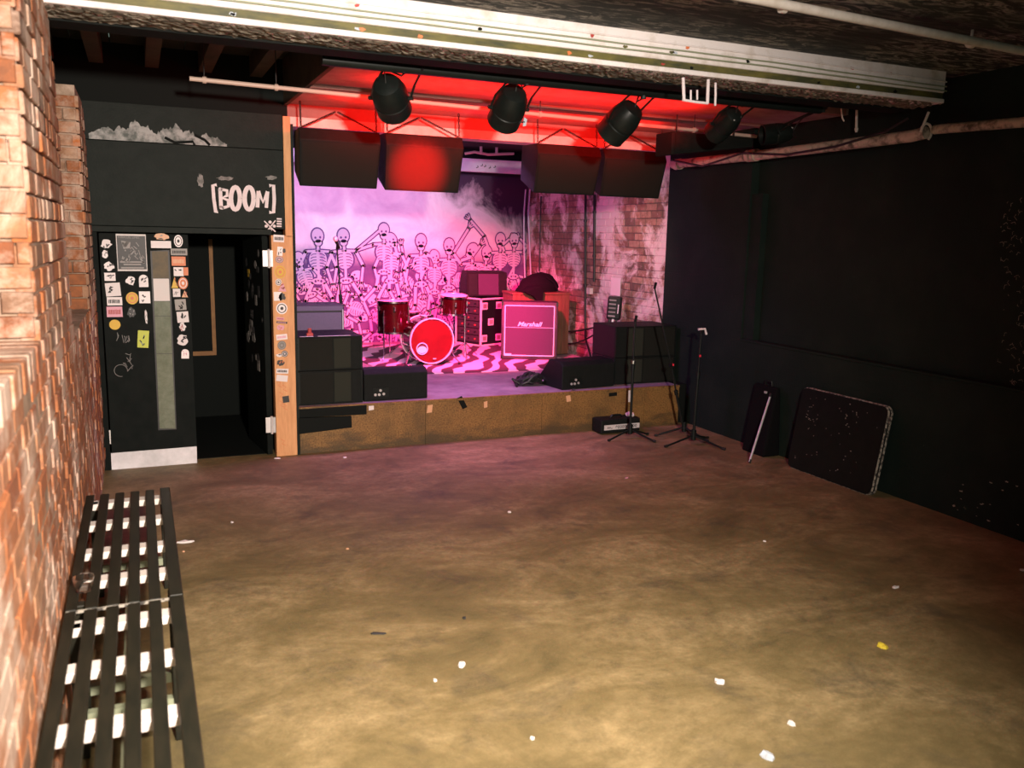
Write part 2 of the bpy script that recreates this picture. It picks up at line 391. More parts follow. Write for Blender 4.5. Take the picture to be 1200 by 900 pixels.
# -- ceilings
struct('ceiling', B((-1.2, -1.5, 3.22), (5.9, 5.1, 3.4)), 'ceiling_dark', 'dark painted ceiling with brushed pale marks')
cj = struct('ceiling_timber', label='boarded timber ceiling between beam and doorway wall')
for k in range(9):
    obj('ceiling_board', B((-1.2+k*.27, 5.06, 3.42), (-1.2+k*.27+.262, 7.9, 3.45)), 'ceiling_board', cj)
for x in (-.62, -.28, .12, .52, .92): obj('joist', B((x, 5.06, 3.26), (x+.10, 7.72, 3.42)), 'joist_wood', cj)
cp = struct('ceiling_plaster', label='plaster ceiling over the stage front, washed in red light')
obj('plaster_slab', B((1.22, 5.78, 3.07), (5.9, 7.74, 3.16)), 'plaster_drab', cp)
obj('front_lip', B((1.22, 5.72, 3.055), (5.5, 5.80, 3.19)), 'plaster_red_tint', cp, bevel=.006)
obj('upper_slab', B((1.22, 5.06, 3.17), (5.9, 5.80, 3.3)), 'plaster_drab', cp)
obj('side_fascia', B((1.19, 5.06, 3.05), (1.222, 7.75, 3.46)), 'joist_wood', cp)
obj('cover_strip', B((1.22, 6.62, 3.045), (5.5, 6.68, 3.07)), 'plaster_red_tint', cp)
# -- lintel over the stage opening
li = struct('trim_1', label='painted lintel spanning the stage opening')
obj('lintel', B((1.16, 7.72, 2.965), (XR, 7.94, 3.16)), 'plaster_red_tint', li)
obj('pale_batten', B((1.20, 7.705, 2.885), (5.2, 7.94, 2.965)), 'batten_pink', li, bevel=.004)
# -- big beam
be = struct('trim_2', label='wide paint-flaked beam crossing the ceiling')
X0, X1 = -1.0, 5.36
obj('upper_casing', B((X0, 4.64, 3.075), (X1, 5.06, 3.25)), 'beam_white', be, bevel=.008)
obj('web', B((X0, 4.655, 3.03), (X1, 5.06, 3.078)), 'beam_olive', be)
obj('lower_flange', B((X0, 4.635, 3.003), (X1, 4.80, 3.033)), 'beam_white', be, bevel=.006)
mb = MB(); nx, ny = 260, 14
rr = random.Random(3)
for i in range(nx+1):
    for j in range(ny+1):
        edge = j in (0, ny)
        mb.v.append((X0+(X1-X0)*i/nx, 4.65+.29*j/ny+(0 if edge else rr.uniform(-.008, .008)), 3.004+(0 if edge else rr.uniform(-.012, .004))))
for i in range(nx):
    for j in range(ny): a = i*(ny+1)+j; mb.f.append((a, a+ny+1, a+ny+2, a+1))
obj('rough_underside', mb, 'beam_rough', be)
obj('back_board', B((X0, 4.935, 2.99), (X1, 5.12, 3.3)), 'void_black', be)
for k, z in enumerate((3.17, 3.135, 3.105)):
    pts = [(X0+(X1-X0)*t/40, 4.632-.004*k, z-.0012*math.sin(t*1.3+k*2)-(.02 if t > 30 else 0)*((t-30)/10 if t > 30 else 0)) for t in range(41)]
    obj('conduit_cable', T(pts, .0045, 6), 'beam_white' if k == 0 else 'rail_sage', be)
rr = random.Random(5)
for k in range(26):
    x = rr.uniform(-.2, 5.0); z = rr.choice((3.05, 3.05, 3.12, 3.16))
    y = 4.655 if z == 3.05 else 4.637
    obj('paint_fleck', MB().prism([(x+rr.uniform(.008, .022)*math.cos(q*PI/4), z+rr.uniform(.004, .014)*math.sin(q*PI/4)) for q in range(8)], y-.002, y, lambda u, v, t: (u, t, v)), rr.choice(['stick_red', 'scrap_blue', 'beam_olive', 'void_black', 'stick_orange']), be)

# -- walls: right side
rw = struct('wall_right', label='black painted brick wall with a low ledge')
obj('lower_masonry', B((XR, -1.5, 0), (XR+.5, 8.3, 1.03)), 'black_masonry', rw)
obj('pier', B((XR, 6.88, 1.03), (XR+.5, 8.3, 3.4)), 'black_masonry', rw)
obj('pier_rebate', B((XR+.02, 6.72, 1.03), (XR+.5, 6.88, 2.45)), 'black_masonry', rw)
obj('upper_masonry', B((XR+.09, -1.5, 1.03), (XR+.5, 6.9, 3.4)), 'black_masonry', rw)
obj('ledge', B((XR-.012, -1.5, 1.015), (XR+.1, 6.88, 1.04)), 'black_masonry', rw, bevel=.006)
rr = random.Random(11)
# scratches and flaked paint near the right edge of the room
mb = MB(); fnR = lambda u, v, d: (XR+.088-d, u, v)
for k in range(150):
    c = PX(rr.uniform(1172, 1225), rr.uniform(235, 470), XR+.088); a = rr.uniform(0, PI); l = rr.uniform(.008, .035)
    mb.ribbon([(c.y, c.z), (c.y+l*math.cos(a), c.z+l*math.sin(a)), (c.y+l*1.3*math.cos(a+.5), c.z+l*1.3*math.sin(a+.5))], rr.uniform(.001, .003), fnR, .001, caps=False)
obj('scratch_marks', mb, 'scuff_pale', rw)['kind'] = 'stuff'
mb = MB(); fnR2 = lambda u, v, d: (XR-d, u, v)
for k in range(22):
    c = PX(rr.uniform(1105, 1210), rr.uniform(555, 625), XR)
    if c.z < .02: continue
    n = 9; l = rr.uniform(.004, .02)
    mb.poly([(c.y+l*rr.uniform(.5, 1)*math.cos(2*PI*q/n), c.z+.5*l*rr.uniform(.2, 1)*math.sin(2*PI*q/n)) for q in range(n)], fnR2, .001)
obj('flaked_patches', mb, 'scuff_pale', rw)['kind'] = 'stuff'

# -- stage side wall: individual bricks over mortar
def bevbox(sx, sy, sz, bv):
    # chamfered front (local -y is the face)
    x, y, z = sx/2, sy/2, sz/2
    v = [(-x+bv, -y, -z+bv), (x-bv, -y, -z+bv), (x-bv, -y, z-bv), (-x+bv, -y, z-bv), (-x, -y+bv, -z), (x, -y+bv, -z), (x, -y+bv, z), (-x, -y+bv, z), (-x, y, -z), (x, y, -z), (x, y, z), (-x, y, z)]
    f = [(0, 1, 2, 3)]+[(a, b_, b_+4, a+4) if False else (a+4, b_+4, b_, a) for a, b_ in ((0, 1), (1, 2), (2, 3), (3, 0))]+[(a+8, b_+8, b_+4, a+4) for a, b_ in ((0, 1), (1, 2), (2, 3), (3, 0))]
    return v, f
def brick_wall(parent, place, u0, u1, z0, z1, ok, matn, seed, course=.086, blen=.235, joint=.011, depth=.06, jit=.004, limit=300, rot=0.):
    """place(u, z, j) -> world point; alike bricks share mesh data"""
    rr = random.Random(seed); cand = []
    row = 0; z = z0
    while z+course <= z1+1e-6:
        hdr = (row % 4 == 3); L = blen/2 if hdr else blen
        u = u0-(L/2 if row % 2 else 0)
        while u < u1:
            a, b_ = max(u, u0), min(u+L, u1)
            if b_-a > .04 and ok((a+b_)/2, z+course/2): cand.append(((a+b_)/2, z+course/2, round(b_-a, 2), rr.uniform(-jit, jit)))
            u += L
        z += course; row += 1
    def vis(c):
        p = place(c[0], c[1], 0); q = CM @ (np.array(p)-CP)
        if q[2] < .2: return -1
        x, y = 600+FPX*q[0]/q[2], 450+FPX*q[1]/q[2]
        return (1/q[2] if -40 < x < 1240 and -40 < y < 940 else 1e-4/q[2])
    cand.sort(key=lambda c: -vis(c)); cache = {}
    rest = MB()
    for i, (u, z, L, j) in enumerate(cand):
        v, f = bevbox(L-joint, depth, course-joint, .004)
        p = place(u, z, j)
        if i < limit:
            if L not in cache:
                me = bpy.data.meshes.new('brick'); me.from_pydata(v, [], f); me.update(); me.materials.append(MATS[matn]); cache[L] = me
            o = bpy.data.objects.new('brick', cache[L]); COL.objects.link(o); o.parent = parent
            o.location = p; o.rotation_euler = (rr.uniform(-.02, .02), rr.uniform(-.008, .008), rot+rr.uniform(-.01, .01))
        else:
            R = Matrix.Translation(p) @ Matrix.Rotation(rot, 4, 'Z'); rest.add([R @ Vector(q) for q in v], f)
    if rest.v: obj('brickwork', rest, matn, parent)['kind'] = 'stuff'
ws = struct('wall_stage_right', label='pale flaking brick wall at the side of the stage')
obj('mortar_bed', B((XR+.012, 8.3, 0), (XR+.5, YB+.2, 3.4)), 'mortar_stage', ws)
brick_wall(ws, lambda u, z, j: Vector((XR+.030+j, u, z)), 8.3, YB, ZS, 2.75, lambda u, z: True, 'brick_stage', 21, rot=-PI/2, depth=.05)
# -- mural wall
mw = struct('wall_back', label='stage back wall painted with a crowd of skeletons')
obj('rendered_wall', B((.9, YB, 0), (XR+.5, YB+.2, 3.4)), 'mural_paint', mw)
struct('wall_stage_left', B((1.02, 7.95, 0), (1.24, YB, 3.4)), 'corridor_dark', 'dark partition between stage and corridor')
struct('ceiling_stage', B((1.0, 7.94, 3.16), (XR+.5, YB+.2, 3.4)), 'void_black', 'black ceiling above the stage')

# painted skeletons
def fnB(u, v, d): return (u, YB-.001-d, v)
def rot2(p, a, c): s_, c_ = math.sin(a), math.cos(a); return (c[0]+p[0]*c_-p[1]*s_, c[1]+p[0]*s_+p[1]*c_)
SK = 0
def skeleton(cx, cz, s, tilt, pose, rr, headtilt=0., legs=True):
    """(cx, cz) is the skull centre on the wall plane"""
    global SK
    Rr = lambda x, z: rot2((x*s, z*s), tilt, (cx, cz))
    lt, sh, dk = MB(), MB(), MB(); o = .0003*SK; SK += 1
    W = .040*s
    bones = []
    bones.append(([Rr(0, -.12), Rr(.01, -.3), Rr(0, -.62)], W*.9))
    arms = pose
    for sx, (ex, ez, hx, hz) in zip((-1, 1), arms):
        bones.append(([Rr(sx*.02, -.20), Rr(sx*.17, -.21)], W*.8))
        bones.append(([Rr(sx*.17, -.22), Rr(ex, ez)], W)); bones.append(([Rr(ex, ez), Rr(hx, hz)], W*.85))
        for q in range(3):
            a = math.atan2(hz-ez, hx-ex)+(q-1)*.45
            bones.append(([Rr(hx, hz), Rr(hx+.09*math.cos(a), hz+.09*math.sin(a))], W*.4))
    if legs:
        for sx in (-1, 1):
            kx, kz = sx*rr.uniform(.08, .26), -.66-rr.uniform(.18, .30); fx, fz = kx+rr.uniform(-.22, .22), kz-rr.uniform(.15, .34)
            bones.append(([Rr(sx*.08, -.64), Rr(kx, kz)], W*1.15)); bones.append(([Rr(kx, kz), Rr(fx, fz)], W*.95))
    for p, wd in bones:
        sh.ribbon(p, wd+.034*s, fnB, o+.0002); lt.ribbon(p, wd, fnB, o+.0012)
    # skull and jaw
    ha = tilt+headtilt
    sh.disc((cx, cz+.01*s), .098*s, .118*s, fnB, o+.0002, ha, 18); lt.disc((cx, cz+.01*s), .080*s, .098*s, fnB, o+.0013, ha, 18)
    jp = rot2((0, -.085*s), ha, (cx, cz)); sh.disc(jp, .066*s, .062*s, fnB, o+.0002, ha); lt.disc(jp, .048*s, .046*s, fnB, o+.0013, ha)
    for sx in (-1, 1): dk.disc(rot2((sx*.033*s, -.015*s), ha, (cx, cz)), .015*s, .018*s, fnB, o+.002, ha, 8)
    dk.disc(rot2((0, -.055*s), ha, (cx, cz)), .007*s, .011*s, fnB, o+.002, ha, 6)
    # rib cage with dark gaps
    rc = Rr(0, -.32); sh.disc(rc, .150*s, .160*s, fnB, o+.0003, tilt, 16); lt.disc(rc, .125*s, .135*s, fnB, o+.0011, tilt, 16)
    for q in range(5):
        for sx in (-1, 1):
            zz = -.24-.042*q; dk.ribbon([Rr(sx*.022, zz), Rr(sx*.07, zz-.005), Rr(sx*(.108-.006*abs(q-2)), zz-.026)], .011*s, fnB, o+.002, caps=False)
    pv = Rr(0, -.62); sh.disc(pv, .115*s, .066*s, fnB, o+.0003, tilt); lt.disc(pv, .09*s, .045*s, fnB, o+.0011, tilt)
    for sx in (-1, 1): dk.disc(Rr(sx*.04, -.62), .016*s, .02*s, fnB, o+.002, tilt, 8)
    root = obj('painted_skeleton', lt, 'bone', mw)
    obj('outline', sh, 'bone_outline', root); obj('ink_lines', dk, 'bone_outline', root)
rr = random.Random(9)
DOWN = ((-.26, -.42, -.20, -.66), (.26, -.42, .22, -.66))
def randpose():
    out = []
    for sx in (-1, 1):
        a = rr.uniform(-2.4, .7); ex, ez = sx*(.17+.22*math.cos(a)), -.22+.22*math.sin(a)
        c = a+rr.uniform(-1.3, 1.3); out.append((ex, ez, ex+sx*.22*math.cos(c), ez+.22*math.sin(c)))
    return tuple(out)
# the tangled crowd below, drawn first
for row, zz in enumerate((.62, .80, 1.0, 1.2, 1.36)):
    for k in range(8):
        x = 1.75+k*.48+rr.uniform(-.14, .14)+(.24 if row % 2 else 0)
        if x > 5.35: continue
        skeleton(x, zz+rr.uniform(-.07, .07), rr.uniform(.74, .95), rr.uniform(-1.7, 1.7), randpose(), rr, rr.uniform(-.5, .5))
top = [(350, 303, .85, .3, 0, DOWN), (372, 277, 1., 0, .1, DOWN), (402, 277, 1., .05, 0, DOWN),
       (458, 281, .95, 0, .6, DOWN), (449.5, 270, .95, 0, 0, ((-.42, -.30, -.06, .0), (.22, -.42, .2, -.62))), (493, 283, 1., 0, 0, DOWN),
       (509, 300, .85, 0, .4, DOWN), (526, 288, 1., 0, 0, ((-.36, -.12, -.52, -.26), (.36, -.16, .50, .02))), (553, 293, 1., 0, -.6, ((-.30, -.05, -.06, .32), (.26, -.36, .30, -.6))),
       (570, 296, .95, -.1, 0, DOWN), (586, 281, .95, 0, 0, ((-.28, .05, -.52, .30), (.24, -.44, .15, -.6))), (602, 281, .9, 0, .1, ((-.22, -.1, -.08, .02), (.24, -.1, .10, .03)))]
for px, py, s, tl, ht, ps in top:
    p = PY(px, py, YB); skeleton(p.x, p.z, s, tl, ps, rr, ht)

# -- left brick wall with two recesses
lw = struct('wall_left', label='rough orange brick wall with recessed openings')
NJ1, NJ2A, NJ2B, SILL, SILL2 = 3.42, 4.98, 6.75, 1.60, 1.42
obj('core', B((-1.2, -1.5, 0), (XL-.011, 7.66, SILL2)), 'mortar_tan', lw)
obj('core_upper', B((-1.2, NJ1+.02, SILL2), (XL-.011, NJ2A-.02, 3.22)), 'mortar_tan', lw)
obj('core_near', B((-1.2, -1.5, SILL2), (XL-.011, NJ1+.02, SILL-.02)), 'mortar_tan', lw)
obj('core_recess', B((-1.2, -1.5, SILL-.02), (-.78, NJ1+.03, 3.4)), 'mortar_tan', lw)
obj('core_far', B((-1.2, NJ2B+.02, SILL2), (XL-.011, 7.66, 2.95)), 'mortar_tan', lw)
obj('core_far_recess', B((-1.2, NJ2A-.03, SILL2), (-.70, NJ2B+.03, 3.4)), 'void_black', lw)
for k in range(16):
    y1 = NJ1-.004-k*.079
    obj('sill_brick', B((-.79, y1-.070, SILL-.10), (XL+.004+.003*math.sin(k*2.3), y1, SILL+.002*math.cos(k*1.7))), 'brick_orange', lw, bevel=.006)
YES = lambda u, z: True
plL = lambda u, z, j: Vector((XL-.030+j*.8-.008*math.sin(u*2.1+z), u, z))
brick_wall(lw, plL, 1.5, 7.62, SILL2-16*.086, SILL2, YES, 'brick_orange', 31, rot=PI/2, jit=.006, limit=110)
brick_wall(lw, plL, 1.5, NJ1, SILL2, SILL2+.172, YES, 'brick_orange', 32, rot=PI/2, jit=.006, limit=12)
brick_wall(lw, plL, NJ1, NJ2A, SILL2, 2.80, YES, 'brick_orange', 33, rot=PI/2, jit=.006, limit=110)
brick_wall(lw, plL, NJ1, NJ2A-.12, 2.796, 3.226, lambda u, z: u < NJ2A-(z-2.75)*.75, 'brick_orange', 34, rot=PI/2, jit=.006, limit=30)
brick_wall(lw, plL, NJ2B, 7.62, SILL2, 2.95, YES, 'brick_orange', 35, rot=PI/2, jit=.006, limit=14)
# return bricks of the two jambs (faces toward the hall)
for (y, z0, z1, x0) in ((NJ1, SILL+.006, 3.22, -.80), (NJ2B, SILL2, 2.95, -.72)):
    brick_wall(lw, lambda u, z, j, y=y: Vector((u, y+.03+j, z)), x0, XL-.006, z0, z1, YES, 'brick_orange', int(y*10), limit=40 if y < 5 else 24, depth=.08)

# -- doorway wall
dw = struct('wall_doorway', label='black boarded wall above the doorway, sprayed with lettering')
YW = 7.66
obj('lower_board', B((-.36, YW, 2.015), (1.175, YW+.05, 2.675)), 'board_black', dw, bevel=.003)
obj('upper_board', B((-.36, YW+.008, 2.679), (1.175, YW+.06, 2.97)), 'board_black', dw, bevel=.003)
obj('head_rail', B((-.36, YW-.008, 1.965), (1.06, YW+.06, 2.012)), 'board_black', dw, bevel=.003)
obj('top_plate', B((-1.2, YW+.03, 2.95), (1.22, YW+.24, 3.46)), 'void_black', dw)
obj('edge_stud', B((1.177, YW+.005, 1.95), (1.238, YW+.13, 2.96)), 'post_wood', dw, bevel=.003)
obj('left_frame', B((-.36, YW-.006, 0), (-.295, YW+.09, 1.965)), 'door_black', dw, bevel=.003)
def fnD(u, v, d): return (u, YW-.002-d, v)
def fnU(u, v, d): return (u, YW+.006-d, v)
# torn strip above the board joint
rr = random.Random(4); pts = []
base = [PY(x, y, YW) for x, y in ((104, 160), (266, 171))]
n = 110; up = []
for i in range(n+1):
    t = i/n; b0 = base[0].lerp(base[1], t)
    h = (.03+.10*min(1, t*5)*min(1, (1-t)*4+.15))*(.78+.22*math.sin(t*23)+.12*math.sin(t*61+1)+rr.uniform(-.12, .12))*(1.0 if t < .75 else .8)
    up.append((b0.x, b0.z+h, b0.z))
mb = MB()
for a, c in zip(up, up[1:]): mb.add([fnU(a[0], 2.681, 0), fnU(c[0], 2.681, 0), fnU(c[0], max(c[1], 2.69), 0), fnU(a[0], max(a[1], 2.69), 0)], [(0, 1, 2, 3)])
obj('torn_paint', mb, 'torn_paper', dw)
for seg in (((193, 161), (205, 167), (226, 166), (228, 170)), ((228, 158), (240, 164), (246, 170))):
    mb = MB(); mb.ribbon([(PY(x, y, YW).x, PY(x, y, YW).z) for x, y in seg], .022, fnU, .002, caps=False); obj('gouge', mb, 'void_black', dw)
# sprayed lettering
def L2(px, py): p = PY(px, py, YW); return (p.x, p.z)
def zpx(x, y): return L2(230+x/9, 190+y/9)      # coordinates read off a nine-fold enlargement
let = {'bracket_left': [([(215, 240), (175, 245), (185, 390), (205, 525), (228, 522)], 34)],
       'letter_b': [([(252, 285), (262, 480)], 38), ([(260, 287), (325, 300), (325, 355), (272, 378), (335, 400), (338, 465), (275, 485)], 32)],
       'letter_o': [([(413+48*math.cos(a), 382+118*math.sin(a)) for a in [k*2*PI/20 for k in range(21)]], 46)],
       'letter_o2': [([(557+48*math.cos(a), 382+118*math.sin(a)) for a in [k*2*PI/20 for k in range(21)]], 46)],
       'letter_m': [([(645, 478), (655, 305)], 38), ([(655, 305), (703, 420), (752, 310)], 38), ([(752, 310), (738, 482)], 36)],
       'bracket_right': [([(770, 250), (815, 245), (822, 390), (815, 530), (770, 528)], 36)]}
for nm, strokes in let.items():
    mb = MB()
    for k, (pts, wd) in enumerate(strokes): mb.ribbon([zpx(*p) for p in pts], wd/9*.0072, fnD, .0006*k, caps=(nm in ('letter_b',)))
    obj('letter' if nm.startswith('letter') else 'bracket_mark', mb, 'paint_white', dw)
for (x, y, rx, ry) in ((300, 170, .075, .022), (790, 165, .055, .020), (45, 200, .03, .07)):
    c = zpx(x, y); mb = MB(); mb.add([fnD(c[0]+rx*rr.uniform(.6, 1)*math.cos(2*PI*q/22), c[1]+ry*rr.uniform(.5, 1)*math.sin(2*PI*q/22), 0) for q in range(22)], [tuple(range(22))]); obj('overspray_mark', mb, 'overspray', dw)
mb = MB()
for p in (((715, 620), (835, 735)), ((835, 615), (735, 740))): mb.ribbon([zpx(*q) for q in p], .010, fnD, .0005, caps=False)
for c in ((778, 632), (738, 675), (822, 675), (782, 715)): mb.disc(zpx(*c), .014, .013, fnD, .001)
for k in range(4): mb.ribbon([zpx(848, 598+k*26), zpx(900, 600+k*26)], .012, fnD, .0005, caps=False)
obj('cross_emblem', mb, 'paint_white', dw)

# jamb post with stickers
jp = struct('trim_3', label='orange wooden jamb post covered in stickers')
obj('post', B((1.055, YW+.005, 0), (1.238, YW+.13, 1.962)), 'post_wood', jp, bevel=.004)
obj('dark_edge', B((1.238, YW+.012, 0), (1.262, YW+.15, 2.9)), 'board_black', jp)

def sticker(parent, cx, cz, wd, h, shape, colour, ink, fn, a=0., seed=0):
    r = random.Random(seed+int(cx*999+cz*777)); mb = MB()
    def at(u, v): return rot2((u, v), a, (cx, cz))
    if shape == 'disc': poly = [at(wd/2*math.cos(2*PI*k/20), h/2*math.sin(2*PI*k/20)) for k in range(20)]
    elif shape == 'arch': poly = [at(-wd/2, -h/2), at(wd/2, -h/2)]+[at(wd/2*math.cos(PI*k/10), h*.12+h*.38*math.sin(PI*k/10)) for k in range(11)]
    elif shape == 'tri': poly = [at(-wd/2, -h/2), at(wd/2, -h/2), at(0, h/2)]
    elif shape == 'blob':
        poly = [at(wd/2*q*math.cos(2*PI*k/16), h/2*q*math.sin(2*PI*k/16)) for k in range(16) for q in (r.uniform(.68, 1.05),)]
    else: poly = [at(-wd/2, -h/2), at(wd/2, -h/2), at(wd/2, h/2), at(-wd/2, h/2)]
    n = len(poly); mb.prism(poly, 0, .0015, lambda u, v, t: fn(u, v, t))
    st = obj('sticker', mb, colour, parent)
    if ink:
        pm = MB()
        if shape == 'disc':
            k = 18; pm.ribbon([at(wd*.36*math.cos(2*PI*q/k), h*.36*math.sin(2*PI*q/k)) for q in range(k+1)], wd*.08, fn, .003, caps=False)
            pm.disc(at(0, 0), wd*.14, h*.14, fn, .003)
        elif shape == 'rect' and wd > h*1.35:
            x = -wd*.40
            while x < wd*.36:
                q = r.uniform(.05, .12)*wd; pm.poly([at(x, -h*.24), at(x+q*.7, -h*.22), at(x+q*.7, h*.24*r.uniform(.6, 1)), at(x, h*.22)], fn, .003); x += q
        else:
            for q in range(4):
                u, v = r.uniform(-.25, .25)*wd, r.uniform(-.28, .28)*h
                pm.ribbon([at(u, v), at(u+r.uniform(-.2, .2)*wd, v+r.uniform(-.2, .2)*h), at(u+r.uniform(-.2, .2)*wd, v+r.uniform(-.2, .2)*h)], min(wd, h)*.11, fn, .003, caps=False)
        obj('print', pm, ink, st)
    return st
def stick_px(parent, px, py, wpx, hpx, shape, colour, ink, yplane, fn, a=0.):
    c = PY(px, py, yplane); k = (PY(px+1, py, yplane)-PY(px, py, yplane)).x; kz = abs((PY(px, py+1, yplane)-PY(px, py, yplane)).z)
    return sticker(parent, c.x, c.z, wpx*k, hpx*kz, shape, colour, ink, fn, a)
fnP = lambda u, v, d: (u, YW+.004-d, v)
s6 = 6.2
for (x, y, wp, hp, sh, colr, ink) in ((228, 152, 78, 52, 'rect', 'stick_white', 'ink'), (236, 245, 40, 66, 'rect', 'stick_white', 'ink'), (268, 240, 24, 40, 'blob', 'stick_dark', None), (232, 305, 60, 50, 'disc', 'stick_grey', 'stick_pink'),
        (238, 395, 82, 92, 'disc', 'stick_yellow', 'stick_orange'), (226, 470, 46, 50, 'disc', 'stick_white', 'ink'), (256, 505, 60, 62, 'tri', 'stick_pink', 'stick_red'), (220, 572, 56, 64, 'rect', 'stick_white', None),
        (250, 575, 60, 62, 'blob', 'stick_dark', None), (250, 660, 82, 84, 'disc', 'stick_white', 'ink'), (238, 735, 56, 20, 'rect', 'stick_pink', 'stick_red'), (250, 762, 80, 14, 'rect', 'stick_dark', 'stick_pink'), (242, 800, 56, 44, 'blob', 'stick_pink', 'stick_orange'),
        (250, 868, 80, 40, 'rect', 'stick_white', 'stick_pink')):
    stick_px(jp, 290+x/s6, 255+y/s6, wp/s6, hp/s6, sh, colr, ink, YW, fnP, random.uniform(-.12, .12))
for (x, y, wp, hp, sh, colr, ink) in ((242, 88, 60, 64, 'disc', 'stick_grey', 'ink_grey'), (262, 148, 46, 44, 'disc', 'stick_dark', 'stick_white'), (226, 158, 50, 28, 'blob', 'stick_white', 'ink'), (234, 212, 60, 46, 'blob', 'stick_dark', 'stick_orange'),
        (246, 270, 86, 34, 'rect', 'stick_white', 'ink'), (243, 320, 80, 44, 'rect', 'stick_white', None), (271, 468, 46, 46, 'rect', 'stick_dark', None)):
    stick_px(jp, 290+x/6, 390+y/6, wp/6, hp/6, sh, colr, ink, YW, fnP, random.uniform(-.3, .1))
mb = MB()
for (x, y) in ((225, 360), (262, 390), (240, 440), (240, 500), (265, 520), (252, 770)):
    c = PY(290+x/6, 390+y/6, YW); mb.ribbon([(c.x-.02, c.z+.03), (c.x+.012, c.z+.01), (c.x-.012, c.z-.012), (c.x+.02, c.z-.03)], .005, fnP, .0005, caps=False)
obj('pen_scrawl', mb, 'stick_orange', jp)

# left leaf of the double door
YD = 7.672
d1 = struct('door_1', label='black fire door leaf plastered with stickers, white kick plate')
obj('leaf', B((-.285, YD, .012), (.385, YD+.045, 1.955)), 'door_black', d1, bevel=.002)
fnL = lambda u, v, d: (u, YD-.0005-d, v)
def rect_px(parent, name, quad, depth, m, yp, fn=fnL):
    p = [PY(x, y, yp) for x, y in quad]; mb = MB(); mb.prism([(q.x, q.z) for q in p], 0, depth, lambda u, v, t: fn(u, v, t)); return obj(name, mb, m, parent)
rect_px(d1, 'kick_plate', ((131, 552), (231, 544), (230.5, 523), (130, 531)), .004, 'kick_plate', YD)
rect_px(d1, 'hinge', ((113.5, 310), (115.5, 310), (114.5, 288), (112.5, 288)), .006, 'hinge_steel', YD)
rect_px(d1, 'hinge', ((128, 520), (130, 520), (129.5, 504), (127, 504)), .006, 'hinge_steel', YD)
# vision panel: frame, then pane sections
vp = rect_px(d1, 'vision_panel', ((185.5, 504), (207, 503), (198.5, 293), (176, 294)), .005, 'stick_dark', YD)
zz = [(294.5, 326, 'vision_glass'), (326.5, 352.5, 'paper_white'), (353, 370, 'rail_sage'), (370.5, 414, 'vision_glass'), (414.5, 502, 'rail_sage')]
MATS['pane_green'] = mat('pane_green_dirty', (.13, .15, .095), .2, col2=(.20, .22, .16), scale=12)
MATS['pane_brown'] = mat('pane_brown_dirty', (.13, .085, .028), .55, col2=(.07, .05, .02), scale=9)
for (a, b_, mm), m2 in zip(zz, ('pane_brown', 'paper_white', 'pane_green', 'pane_green', 'pane_green')):
    xl = lambda y: 178+(y-294)*.0438; xr = lambda y: 196.5+(y-294)*.0438
    pn = rect_px(vp, 'pane', ((xl(b_), b_), (xr(b_), b_), (xr(a), a), (xl(a), a)), .0015, m2, YD, lambda u, v, d: (u, YD-.0055-d, v))
S9 = 6.923
def sd(x, y, wp, hp, sh, colr, ink, a=0.): return stick_px(d1, 105+x/S9, 262+y/S9, wp/S9, hp/S9, sh, colr, ink, YD, fnL, a)
# gig poster
c = PY(105+340/S9, 262+235/S9, YD)
po = sd(342, 236, 242, 300, 'rect', 'paper_white', None); po.name = 'poster'
mb = MB(); W2, H2 = .1225, .151
c = PY(105+342/S9, 262+236/S9, YD); mb.poly([(c.x-W2*.86, c.z-H2*.89), (c.x+W2*.86, c.z-H2*.89), (c.x+W2*.86, c.z+H2*.89), (c.x-W2*.86, c.z+H2*.89)], fnL, .003)
obj('poster_ground', mb, 'stick_dark', po)
mb = text_mb('PARALLEL LINES', .0225, lambda u, v, d: fnL(c.x-.098+u, c.z+.115+v, .0045)); obj('poster_title', mb, 'ink_grey', po)
mb = MB(); rr = random.Random(8)
mb.poly([(c.x-.075, c.z+.095), (c.x-.005, c.z+.085), (c.x-.012, c.z+.035), (c.x-.06, c.z+.03)], fnL, .0045)
for k in range(26):
    u, v = rr.uniform(-.07, .08), rr.uniform(-.05, .09); mb.ribbon([(c.x+u, c.z+v), (c.x+u+rr.uniform(-.03, .03), c.z+v-rr.uniform(.01, .05))], rr.uniform(.004, .011), fnL, .0045, caps=False)
for v, wd in ((-.075, .09), (-.095, .065), (-.122, .085)): mb.poly([(c.x-wd, c.z+v-.006), (c.x+wd, c.z+v-.006), (c.x+wd, c.z+v+.006), (c.x-wd, c.z+v+.006)], fnL, .0045)
obj('poster_image', mb, 'ink_grey', po)
